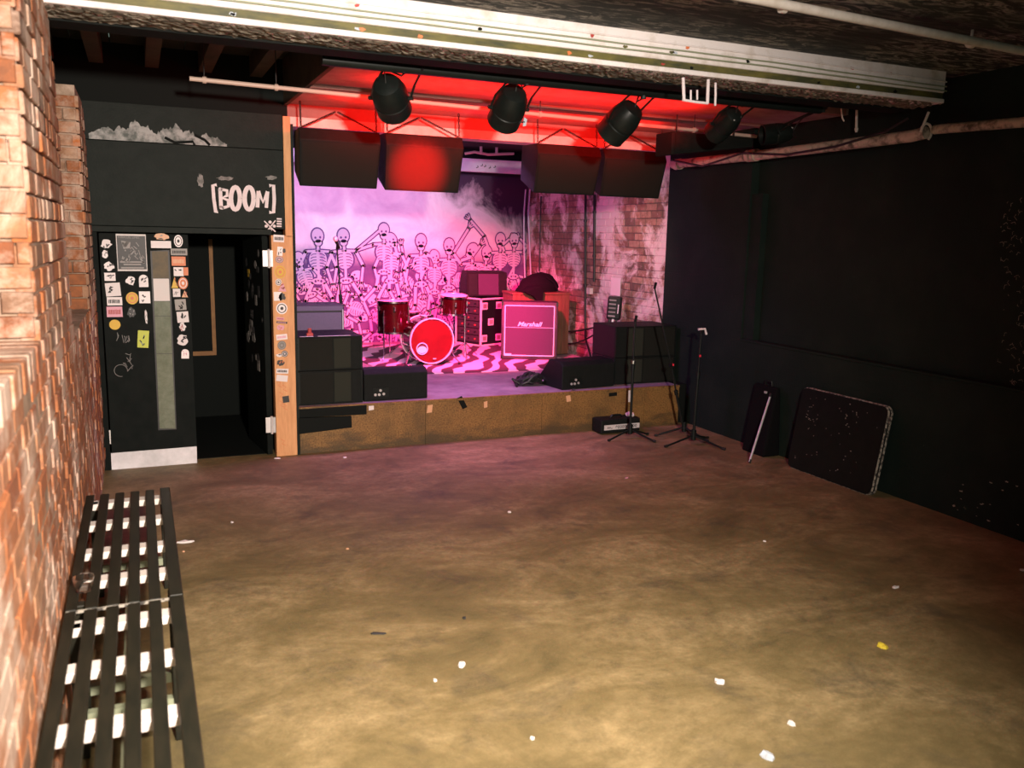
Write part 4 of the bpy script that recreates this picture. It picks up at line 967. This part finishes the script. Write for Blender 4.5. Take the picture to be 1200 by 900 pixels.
# wooden cabinet behind it
t = thing('wooden_cabinet', 'brown wooden cabinet standing behind the white-piped guitar cabinet', 'cabinet', (4.88, 10.26, ZS+.009), -.10)
obj('carcass', B((-.40, 0, 0), (.40, .45, .80)), 'cabinet_wood', t, bevel=.006)
obj('top_board', B((-.41, -.012, .80), (.41, .46, .83)), 'cabinet_wood', t, bevel=.005)
obj('side_stile', B((.30, -.012, .01), (.395, 0, .80)), 'cabinet_wood', t, bevel=.003)
obj('side_stile', B((-.395, -.012, .01), (-.30, 0, .80)), 'cabinet_wood', t, bevel=.003)
# soft black bag on it
t = thing('gig_bag', 'slumped black gig bag lying on the wooden cabinet', 'bag', (4.93, 10.48, ZS+.842))
rr = random.Random(14); mb = MB(); n, mm = 20, 9
for j in range(mm+1):
    f = j/mm
    for k in range(n):
        a2 = 2*PI*k/n; rx = .30*(1-f**2.2)**.6*(1+.05*math.sin(3*a2+j)); ry = .17*(1-f**2.2)**.6*(1+.06*math.cos(2*a2+j*.7))
        mb.v.append((rx*math.cos(a2)+.06*f-.02, ry*math.sin(a2), .26*f+.012*math.sin(4*a2+2*j)*(1-f)*(1 if j else 0)))
for j in range(mm):
    for k in range(n): mb.f.append((j*n+k, j*n+(k+1) % n, (j+1)*n+(k+1) % n, (j+1)*n+k))
mb.f.append(tuple(range(n-1, -1, -1))); mb.f.append(tuple(mm*n+k for k in range(n)))
obj('sack', mb, 'fabric_black', t, smooth=True)
obj('hanging_flap', MB().prism([(-.33, .02), (-.10, .09), (-.05, .02), (-.07, -.13), (-.14, -.12), (-.20, -.05), (-.30, -.01)], -.30, -.246, lambda u, v, q: (u, q, v)), 'fabric_black', t, bevel=.012)
obj('fold', MB().prism([(-.34, .0), (-.06, .0), (-.08, .09), (-.20, .08)], -.295, -.10, lambda u, v, q: (u, q, v+.001)), 'fabric_black', t, bevel=.012)
obj('strap', T([(.05, -.12, .20), (.16, -.17, .12), (.20, -.19, .02)], .010, 6), 'fabric_black', t)
# flight case rack and monitor on top
a = PZ(563, 407, ZS); t = thing('flight_case', 'black flight case rack with pale metal edges and corners', 'case', (a.x, a.y, ZS+.022), .42)
cwx, cdy, ch = .62, .50, .66     # local x along the right face, y back along the rack side
obj('body', B((0, 0, 0), (cwx, cdy, ch)), 'black_plastic', t)
MATS['case_edge'] = mat('case_edge_pale', (.66, .62, .62), .45)
for p, q in (((0, 0, 0), (0, 0, ch)), ((0, 0, ch), (cwx, 0, ch)), ((0, 0, 0), (cwx, 0, 0)), ((0, 0, ch), (0, cdy, ch)), ((0, 0, 0), (0, cdy, 0)), ((0, cdy, 0), (0, cdy, ch)), ((cwx, 0, 0), (cwx, 0, ch)), ((cwx, 0, ch), (cwx, cdy, ch))):
    lo = [min(p[i], q[i])-.012 for i in range(3)]; hi = [max(p[i], q[i])+.012 for i in range(3)]; obj('edge_extrusion', B(lo, hi), 'case_edge', t, bevel=.003)
for u, z in ((.07, .56), (.07, .10), (.36, .56), (.36, .10), (.20, .33), (.55, .56), (.55, .10)):
    pl = obj('latch', B((u-.055, -.010, z-.05), (u+.055, -.002, z+.05)), 'case_edge', t, bevel=.003); obj('latch_dish', B((u-.035, -.013, z-.03), (u+.035, -.010, z+.03)), 'stick_grey', pl)
for k in range(6):
    un = obj('rack_unit', B((-.010, .03, .05+k*.10), (-.002, cdy-.03, .135+k*.10)), 'stick_dark', t)
    for q in range(3): obj('rack_knob', T([(-.010, .10+q*.13, .09+k*.10), (-.024, .10+q*.13, .09+k*.10)], .012, 8), 'black_plastic' if (k+q) % 2 else 'stick_red', un)
p = Vector(t.location)
m_ = Matrix.Rotation(.42, 4, 'Z') @ Vector((.31, .26, 0))
t2 = thing('stage_monitor', 'monitor speaker with a lit grey grille standing on the flight case', 'speaker', (p.x+m_.x, p.y+m_.y, ZS+.022+.66+.026), -.10)
obj('body', MB().prism([(-.20, 0), (-.17, .34), (.12, .36), (.22, .24), (.22, 0)], -.30, .30, lambda u, v, q: (q, u, v)), 'speaker_paint', t2, bevel=.01)
obj('grille', MB().add([(-.13, -.206, .025), (.17, -.206, .025), (.17, -.177, .32), (-.13, -.177, .32)], [(0, 1, 2, 3)]), 'grille_grey', t2)
obj('port_panel', MB().add([(-.27, -.205, .025), (-.15, -.205, .025), (-.15, -.177, .32), (-.27, -.177, .32)], [(0, 1, 2, 3)]), 'black_plastic', t2)
for x in (-.24, .24): obj('foot', B((x-.02, -.16, -.012), (x+.02, .16, 0)), 'cable_black', t2)

# ------------------------------------------------------------------ drum kit
k0 = PY(506.6, 400, 9.75)
dk = thing('drum_kit', 'red drum kit with a white-hooped bass drum, rack tom and floor tom', 'drums', (k0.x, 9.75, ZS+.023))
zc = k0.z-ZS-.023+.003; R0 = .262; My = Matrix.Translation((0, 0, zc)) @ Matrix.Rotation(-PI/2, 4, 'X')   # local z -> +y
ks = obj('bass_drum', MB().lathe([(R0, .03), (R0, .42)], My, 40, cap=False), 'drum_shell', dk, smooth=True)
obj('front_head', MB().lathe([(.0005, .012), (R0*.98, .014)], My, 40, cap=False), 'drum_head_red', ks)
for z0 in (0, .41): obj('hoop', MB().lathe([(R0+.004, z0), (R0+.016, z0), (R0+.016, z0+.035), (R0+.004, z0+.035), (R0+.004, z0)], My, 40, cap=False), 'hoop_white', ks, smooth=True)
ph = (-.125, zc-.09)
obj('port_ring', MB().tube([(ph[0]+.068*math.cos(a2), .006, ph[1]+.068*math.sin(a2)) for a2 in [k*2*PI/24 for k in range(25)]], .007, 6), 'hoop_white', ks)
obj('port_hole', MB().add([(ph[0]+.064*math.cos(a2), .009, ph[1]+.064*math.sin(a2)) for a2 in [k*2*PI/24 for k in range(24)]], [tuple(range(24))]), 'cymbal_dark', ks)
obj('port_pillow', MB().add([(ph[0]+.058*math.cos(a2), .007, ph[1]-.012+.042*math.sin(a2)) for a2 in [k*2*PI/24 for k in range(24)]], [tuple(range(24))]), 'drum_head_white', ks)
for k in range(8):
    a2 = k*PI/4+.2; c_, s_ = math.cos(a2), math.sin(a2)
    lg = obj('lug', MB().tube([((R0+.018)*c_, .13, zc+(R0+.018)*s_), ((R0+.018)*c_, .31, zc+(R0+.018)*s_)], .012, 8), 'chrome', ks)
    obj('claw', MB().tube([((R0+.020)*c_, -.006, zc+(R0+.020)*s_), ((R0+.020)*c_, .13, zc+(R0+.020)*s_)], .006, 6), 'chrome', lg)
obj('badge', MB().cbox((0.03, -.0005, zc-.215), (.04, .004, .012)), 'hoop_white', ks)
for sx in (-1, 1):
    sp = obj('spur', T([(sx*.24, .10, zc-.10), (sx*.34, -.03, .0)], .010, 8), 'chrome', dk); obj('rubber_foot', T([(sx*.335, -.02, .012), (sx*.342, -.034, -.0)], .016, 8), 'cable_black', sp)
def drum(name, cx, cy, zb, rad, hgt, parent, tilt=0.):
    Mx = Matrix.Translation((cx, cy, zb)) @ Matrix.Rotation(tilt, 4, 'X')
    s = obj(name, MB().lathe([(rad, .02), (rad, hgt-.02)], Mx, 32, cap=False), 'drum_shell', parent, smooth=True)
    obj('top_head', MB().lathe([(.0005, hgt-.004), (rad*.99, hgt-.008)], Mx, 32, cap=False), 'drum_head_white', s)
    obj('bottom_head', MB().lathe([(rad*.99, .006), (.0005, .004)], Mx, 32, cap=False), 'drum_head_white', s)
    for z0 in (0, hgt-.022): obj('rim', MB().lathe([(rad+.002, z0), (rad+.012, z0), (rad+.012, z0+.022), (rad+.002, z0+.022), (rad+.002, z0)], Mx, 32, cap=False), 'chrome', s, smooth=True)
    for k in range(6):
        a2 = k*PI/3+.35; x, y = (rad+.012)*math.cos(a2), (rad+.012)*math.sin(a2)
        for z0 in (.06, hgt-.09): obj('lug', MB().tube([Mx @ Vector((x, y, z0-.025)), Mx @ Vector((x, y, z0+.025))], .013, 8), 'chrome', s)
    return s
ft = drum('floor_tom', -.33, .55, .33, .195, .40, dk)
for a2 in (-2.4, -.75, 1.5):
    x, y = -.33+.215*math.cos(a2), .55+.215*math.sin(a2); lg = obj('tom_leg', T([(x, y, .62), (x, y, .06), (x+.03*math.cos(a2), y+.03*math.sin(a2), .0)], .008, 8), 'chrome', dk); obj('leg_bracket', T([(x, y, .46), (x, y, .54)], .018, 8), 'chrome', lg)
rt = drum('rack_tom', .385, .35, .575, .168, .235, dk, .10)
obj('tom_mount', T([(.05, .24, zc+R0), (.05, .24, zc+R0+.09), (.18, .30, zc+R0+.13), (.24, .33, .68)], .012, 8), 'chrome', dk)
obj('tom_mount_base', T([(.02, .22, zc+R0-.006), (.08, .24, zc+R0+.014)], .030, 10), 'chrome', dk)
obj('tom_stand', T([(.62, .55, 0), (.62, .55, .62), (.50, .44, .68)], .010, 8), 'chrome', dk)
obj('stand_base', one(lambda m_: [m_.tube([(.62, .55, .18), (.62+.2*math.cos(q), .55+.2*math.sin(q), 0.006)], .007, 6) for q in (0.3, 2.4, 4.5)]), 'chrome', dk)
pd = obj('bass_pedal', MB().prism([(-.04, 0), (.04, 0), (.04, .02), (-.04, .02)], .50, .74, lambda u, v, q: (u, q, v)), 'chrome', dk)
obj('pedal_frame', one(lambda m_: [m_.tube([(sx*.05, .49, 0), (sx*.05, .49, .20)], .008, 6) for sx in (-1, 1)]), 'chrome', pd)
sn = drum('snare_drum', -.10, .80, .42, .175, .15, dk)
obj('snare_stand', one(lambda m_: [m_.tube([(-.10, .80, .42), (-.10, .80, .15)], .011, 8)]+[m_.tube([(-.10, .80, .2), (-.10+.22*math.cos(q), .80+.22*math.sin(q), .005)], .008, 6) for q in (.3, 2.4, 4.5)]), 'chrome', dk)
# ------------------------------------------------------------------ cables on deck
rr = random.Random(17); pc = PZ(636, 452, ZS); pc.x -= .07
for k in range(5):
    mb = []; cx, cy, r0 = pc.x+rr.uniform(-.08, .06), pc.y+.10+rr.uniform(-.04, .05), rr.uniform(.08, .14)
    for q in range(64):
        a2 = q*.42; r1 = r0*(1+.25*math.sin(q*.31+k)); hgt = max(.0, .125-abs(cx+r1*math.cos(a2)-pc.x)*.50)
        mb.append((cx+1.15*r1*math.cos(a2), cy+.6*r1*math.sin(a2), ZS+.0145+hgt*rr.uniform(.1, 1.0)))
    if k == 0: mb += [(pc.x-.20, pc.y+.02, ZS+.03), (pc.x-.26, pc.y+.06, ZS+.08), (pc.x-.22, pc.y+.1, ZS+.05), (pc.x-.24, pc.y-.02, ZS+.012)]
    tag(obj('coiled_cable', T(mb, .013, 6), 'cable_black', smooth=True), 'black cable tangled in the heap on the deck', 'cable', 'cables heaped on the stage deck')
for k, (px, py) in enumerate(((635, 447), (668, 453))):
    c = PZ(px, py, ZS+.035); o_ = thing('cable_plug', ('shiny metal plug on the cable heap', 'shiny metal plug lying between cable heap and wedge monitor')[k], 'plug', (c.x, c.y-.06, ZS+(.06 if k == 0 else .012)), .6)
    obj('barrel', T([(-.03, 0, 0), (.03, 0, 0)], .010, 10), 'chrome', o_, smooth=True); obj('boot', T([(.03, 0, 0), (.07, .01, 0)], .007, 8), 'cable_black', o_)

# ------------------------------------------------------------------ microphone stands
def mic_stand(label, base, h, legs, lean=(0, 0), boom=None, mic=True, fold=.27):
    t = thing('microphone_stand', label, 'mic stand', base, 0, None)
    topv = Vector((lean[0], lean[1], h))
    obj('lower_tube', T([(0, 0, .06), topv*.62], .013, 10), 'black_plastic', t, smooth=True)
    obj('upper_tube', T([topv*.60, topv], .009, 10), 'black_plastic', t, smooth=True)
    obj('clutch', T([topv*.59, topv*.65], .020, 10), 'black_plastic', t, smooth=True)
    obj('hub', T([(0, 0, .05), (0, 0, .15)], .026, 12), 'black_plastic', t, smooth=True)
    for a2 in legs:
        lg = obj('leg', T([(.02*math.cos(a2), .02*math.sin(a2), .09), (fold*math.cos(a2), fold*math.sin(a2), .012)], .010, 8), 'black_plastic', t)
        obj('rubber_foot', T([(fold*.95*math.cos(a2), fold*.95*math.sin(a2), .016), (fold*1.04*math.cos(a2), fold*1.04*math.sin(a2), .012)], .014, 8), 'cable_black', lg)
    end = topv
    if boom:
        end = Vector(boom); q = topv-(end-topv)*.25
        obj('boom_arm', T([q, end], .008, 8), 'black_plastic', t, smooth=True); obj('boom_joint', T([topv-Vector((.02, 0, 0)), topv+Vector((.02, 0, 0))], .022, 10), 'black_plastic', t)
    obj('clip', T([end-Vector((0, 0, .01)), end+Vector((0, -.02, .05))], .014, 8), 'black_plastic', t)
    return t, end
t, e = mic_stand('straight microphone stand beside the small amplifier head', PZ(738, 514), 1.20, (3.3, 5.3, .30), (.0, 0))
obj('chrome_ring', T([(0, 0, .77), (0, 0, .80)], .022, 10), 'chrome', t)
t, e = mic_stand('microphone stand with a pale clip on top, standing by the black wall', PZ(812, 521), 1.12, (3.2, 5.2, .5, ), (.02, .0), fold=.33)
obj('pale_clip', T([e+Vector((-.05, -.02, .03)), e+Vector((.02, -.03, .035)), e+Vector((.04, -.03, -.02))], .011, 8), 'paint_white', t); obj('indicator', T([e+Vector((-.01, -.02, -.24)), e+Vector((-.01, -.02, -.22))], .010, 8), 'led_red', t)
bs = PZ(801, 511); e2 = PY(767, 337, bs.y)-bs; j = PY(787, 428, bs.y)-bs
t, e = mic_stand('boom microphone stand leaning over the right speaker stack', bs, j.z, (2.9, 5.0, .9), (j.x, j.y), boom=e2, fold=.3)
obj('indicator', T([j+Vector((-.0, -.03, 0)), j+Vector((0, -.03, .02))], .009, 8), 'led_red', t)
bs = Vector((2.045, 9.28, ZS+.004)); e3 = PY(395, 292, 9.28)-bs
t, e = mic_stand('microphone stand with a microphone in front of the mural', bs, e3.z, (1.2, 3.4, 5.3), (e3.x, 0))
mcp = [e+Vector((.02, -.02, .01)), e+Vector((-.02, -.05, .09))]
obj('microphone', T([mcp[0], mcp[0].lerp(mcp[1], .7), mcp[1]], [.013, .018, .022], 12), 'black_plastic', t, smooth=True)
obj('mic_grille', MB().lathe([(.002, -.03), (.020, -.024), (.027, -.004), (.024, .014), (.012, .026), (.001, .028)], Matrix.Translation(mcp[1]+Vector((-.008, -.012, .02))), 14), 'aluminium', t, smooth=True)
# ------------------------------------------------------------------ amp head on the floor
a, b_ = PZ(694, 505.5), PZ(743, 503)
t = thing('amplifier_head', 'small black amplifier head with a pale lettered panel on the floor by the stage', 'amplifier', (a.x+.235, 7.485, .0), .02)
obj('body', B((-.235, 0, .012), (.235, .19, .155)), 'speaker_paint', t, bevel=.010)
fp = obj('front_panel', B((-.20, -.005, .048), (.225, .002, .100)), 'case_edge', t)
mb = MB(); fnA = lambda u, v, d: (u, -.006-d, v)
for k in range(3): mb.ribbon([(-.165+k*.022, .064), (-.155+k*.022, .066+.016*(k != 2)), (-.150+k*.022, .064)], .007, fnA, .001, caps=False)
for k in range(10):
    if k == 6: mb.ribbon([(-.055+k*.026, .073), (-.040+k*.026, .073)], .006, fnA, .001, caps=False); continue
    mb.ribbon([(-.055+k*.026+.008*math.cos(q), .074+.014*math.sin(q)) for q in [z*PI/5 for z in range(11 if k not in (0, 7) else 7)]], .006, fnA, .001, caps=False)
obj('panel_lettering', mb, 'ink', fp)
for x in (-.2, .2): obj('foot', T([(x, .1, 0), (x, .1, .014)], .018, 10), 'cable_black', t)
obj('top_handle', T([(-.07, .1, .155), (-.05, .1, .178), (.05, .1, .178), (.07, .1, .155)], .010, 8), 'black_plastic', t)
sc_ = thing('paper_wad', 'crumpled white paper wad lying on the amplifier head', 'paper', (a.x+.235+.155, 7.57, .157))
mb = MB(); rr = random.Random(33)
mb.lathe([(.012, 0), (.045, .008), (.05, .025), (.03, .04), (.004, .046)], None, 9); mb.v = [(x+rr.uniform(-.012, .012), y+rr.uniform(-.01, .01), max(0, z+rr.uniform(-.006, .006))) for x, y, z in mb.v]
obj('crumple', mb, 'paper_white', sc_)
# ------------------------------------------------------------------ folded table and the leaning pole by the black wall
a, b_ = PZ(928, 547), PZ(1014, 581.5)
t = thing('folding_table', 'folded black table with chipped pale edges leaning on the black wall', 'table', (5.31, (a.y+b_.y)/2, .0), -PI/2)
wT = .965; hT = .725; tilt = math.asin(.115/hT)
Mt = Matrix.Rotation(-tilt, 4, 'X')
def rrect(w2, h, r, n=5):
    pts = []
    for cx, cz, a0 in ((w2-r, r, -PI/2), (w2-r, h-r, 0), (-w2+r, h-r, PI/2), (-w2+r, r, PI)):
        pts += [(cx+r*math.cos(a0+PI/2*k/n), cz+r*math.sin(a0+PI/2*k/n)) for k in range(n+1)]
    return pts
for k in range(2):
    y0 = -.02-.036*(k); pl = obj('table_top_half', MB().prism(rrect(wT/2, hT, .06), y0, y0+.028, lambda u, v, q: tuple(Mt @ Vector((u, q+.03, v+.004)))), 'table_black', t)
    rp = rrect(wT/2, hT, .06); rp.append(rp[0])
    obj('edge_trim', MB().tube([Mt @ Vector((u, y0+.014+.03, v+.004)) for u, v in rp], .009, 6), 'table_edge', pl)
mb = MB(); rr = random.Random(19); fnT = lambda u, v, d: tuple(Mt @ Vector((u, -.028-d, v+.004)))
for cx, cz in ((-.30, .52), (.14, .56)):
    for k in range(14):
        a2 = rr.uniform(0, 2*PI); mb.disc((cx+.07*math.cos(a2)*rr.uniform(.8, 1.1), cz+.07*math.sin(a2)*rr.uniform(.8, 1.1)), rr.uniform(.003, .009), rr.uniform(.002, .006), fnT, .001, n=6)
for k in range(34): mb.disc((rr.uniform(-.42, .42), rr.uniform(.05, .68)), rr.uniform(.002, .008), rr.uniform(.002, .005), fnT, .001, n=6)
obj('chip_marks', mb, 'scuff_pale', t)['kind'] = 'stuff'
obj('catch', MB().cbox((.0, 0, 0), (.03, .02, .06), Mt @ Matrix.Translation((wT/2+.008, 0, hT*.86))), 'table_edge', t)
b0 = PZ(878, 543); tp_ = PX(903, 463, 5.335)
t = thing('metal_pole', 'slim bare metal pole leaning against the black wall', 'pole', b0)
e = Vector(tp_)-Vector(b0)
obj('shaft', T([(0, 0, .012), e], .010, 10), 'aluminium', t, smooth=True); obj('end_tip', T([(0, 0, .012)-Vector((0, 0, 0)) if False else Vector((0, 0, .006)), e*.05+Vector((0, 0, .005))], .013, 10), 'cable_black', t); obj('top_cap', T([e*.97, e*1.02], .014, 10), 'black_plastic', t)
t = thing('black_case', 'low black case standing against the black wall behind the metal pole', 'case', (5.33, 6.30, 0), -PI/2)
obj('body', MB().prism([(0, 0), (.20, 0), (.155, .66), (.105, .66)], -.12, .20, lambda u, v, q: (-q, u-.05, v)), 'fabric_black', t, bevel=.02)
obj('clasp', MB().cbox((0, .028, .60), (.03, .012, .02)), 'aluminium', t); obj('handle', T([(-.06, .07, .66), (-.05, .07, .70), (.03, .07, .70), (.04, .07, .66)], .009, 8), 'black_plastic', t)

# ------------------------------------------------------------------ slatted benches along the left wall
def bench(label, y0, y1, cx, rows):
    t = thing('slatted_bench', label, 'bench', (cx, (y0+y1)/2, 0), 0, 'slatted benches along the brick wall')
    ln = (y1-y0)/2; zt = .55
    xs = [(-.200, .040), (-.131, .045), (-.055, .045), (.021, .045), (.097, .045), (.173, .052)]
    for k, (x, wd) in enumerate(xs): obj('slat', B((x-.004, -ln, zt-.017+(.006 if k == 5 else 0)), (x-.004+wd, ln, zt+(.006 if k == 5 else 0))), 'slat_black', t, bevel=.004)
    for y in rows: obj('cross_batten', B((-.195, y-ln-.038, zt-.052), (.20, y-ln+.038, zt-.018)), 'batten_white', t, bevel=.003)
    for y in (-ln+.10, ln-.10):
        for x in (-.185, .165): obj('leg', B((x, y-.025, 0), (x+.045, y+.025, zt-.018)), 'slat_black', t, bevel=.004)
        obj('leg_brace', B((-.185, y-.018, .14), (.21, y+.018, .18)), 'rail_sage', t)
    obj('lower_rail', B((-.02, -ln+.10, .145), (.02, ln-.10, .175)), 'rail_sage', t)
    obj('end_strip', B((-.20, -ln-.003, zt-.016), (.215, -ln+.003, zt-.004)), 'table_edge', t)
    return t
CXB = -.122
far = [PZ(150, y, .51).y for y in (590, 614, 646, 679)]; near = [PZ(150, y, .51).y for y in (730, 780, 850)]
Y0, Y1, Y2 = 2.05, 3.48, 5.05
bench('black slatted bench holding a clear cup, next to the doorway end', Y1+.006, Y2, CXB, [y-Y1-.006 for y in far])
bench('black slatted bench without a cup, farther from the doorway', Y0, Y1-.006, CXB, [y-Y0 for y in near]+[.15])
c = PZ(95, 690, .55)
t = thing('clear_cup', 'clear plastic cup standing on the slatted bench by the brick wall', 'cup', (c.x+.012, c.y-.02, .551))
obj('cup_wall', MB().lathe([(.001, 0), (.031, 0), (.040, .055), (.0425, .058), (.039, .056), (.0298, .004), (.001, .004)], None, 28, cap=False), 'glass_clear', t, smooth=True)

# ------------------------------------------------------------------ litter on the floor
lit = [(217, 635, .115, .03, 'paper_white', 'long torn white paper strip on the floor beside the bench'), (541, 779, .04, .035, 'paper_white', 'crumpled white scrap near the middle of the concrete floor'),
       (843, 799, .05, .035, 'paper_white', 'folded white paper scrap on the concrete, larger than its neighbours'), (1035, 757, .065, .045, 'scrap_yellow', 'bright yellow scrap on the concrete floor'),
       (899, 886, .06, .04, 'scrap_blue', 'pale blue scrap on the concrete floor'), (1050, 688, .055, .02, 'paper_white', 'thin white sliver on the floor beyond the yellow scrap'),
       (443, 742, .085, .016, 'stick_dark', 'flat black strip of tape on the concrete floor'), (544, 724, .025, .018, 'stick_dark', 'tiny black crumb on the concrete floor'),
       (927, 848, .03, .025, 'paper_white', 'tiny white crumb between the folded scrap and the blue scrap'), (325, 537, .06, .02, 'paper_white', 'white scrap at the foot of the jamb post'),
       (404, 536, .04, .025, 'paper_white', 'white scrap below the plywood stage front'), (597, 600, .035, .02, 'paper_white', 'small white scrap on the purple lit floor'),
       (407, 643, .025, .015, 'stick_peach', 'tiny peach crumb on the floor between bench and stage'), (896, 634, .022, .016, 'paper_white', 'tiny white crumb in front of the folded table'),
       (510, 797, .02, .018, 'paper_white', 'tiny white crumb beside the crumpled scrap'), (272, 612, .022, .016, 'paper_white', 'tiny white crumb on the floor near the far bench'),
       (215, 646, .02, .012, 'stick_peach', 'tiny peach crumb beside the long torn strip'), (1198, 668, .03, .02, 'paper_white', 'white crumb at the foot of the flaked black wall'),
       (624, 865, .022, .016, 'paper_white', 'tiny white crumb on the palest patch of concrete'), (734, 560, .05, .012, 'stick_pink', 'pink tinted sliver on the floor before the microphone stands')]
rr = random.Random(40)
for px, py, l, wd, m_, lab in lit:
    c = PZ(px, py, .004); n = 8; mb = MB(); a0 = rr.uniform(-.4, .4); top_ = []
    for k in range(n):
        a2 = 2*PI*k/n; q = rr.uniform(.7, 1.05); x, y = l/2*q*math.cos(a2), wd/2*1.6*q*math.sin(a2); top_.append((x*math.cos(a0)-y*math.sin(a0), x*math.sin(a0)+y*math.cos(a0)))
    mb.v = [(x, y, .0005) for x, y in top_]+[(x*.9, y*.9, rr.uniform(.004, .35*wd+.004)) for x, y in top_]+[(0, 0, .3*wd+.004)]
    mb.f = [tuple(range(n-1, -1, -1))]+[(k, (k+1) % n, n+(k+1) % n, n+k) for k in range(n)]+[(n+k, n+(k+1) % n, 2*n) for k in range(n)]
    o_ = obj('litter_scrap', mb, m_); o_.location = (c.x, c.y, .0005); tag(o_, lab, 'litter')
# unseen lamp fittings added around the two spots: one on the ceiling over the near floor, one floodlight on a stem behind the camera
t = thing('floor_fill_fitting', 'unseen round lamp added to the dark hall ceiling in front of the beam', 'lamp', (1.25, 2.0, 3.04))
obj('pan', MB().lathe([(.05, .17), (.11, .13), (.125, .02), (.125, .0), (.115, .0), (.11, .03)], None, 28), 'pipe_white', t, smooth=True)
t = thing('flash_spot_fitting', 'unseen white floodlight added on a stem below the hall ceiling', 'lamp', (.62, -.95, 2.80))
obj('pan', MB().lathe([(.05, .16), (.15, .10), (.17, .0), (.16, .0), (.14, .06)], Matrix.Rotation(-.9, 4, 'X'), 28), 'pipe_white', t, smooth=True); obj('stem', T([(0, -.08, .10), (0, -.08, .56)], .015, 10), 'pipe_white', t)
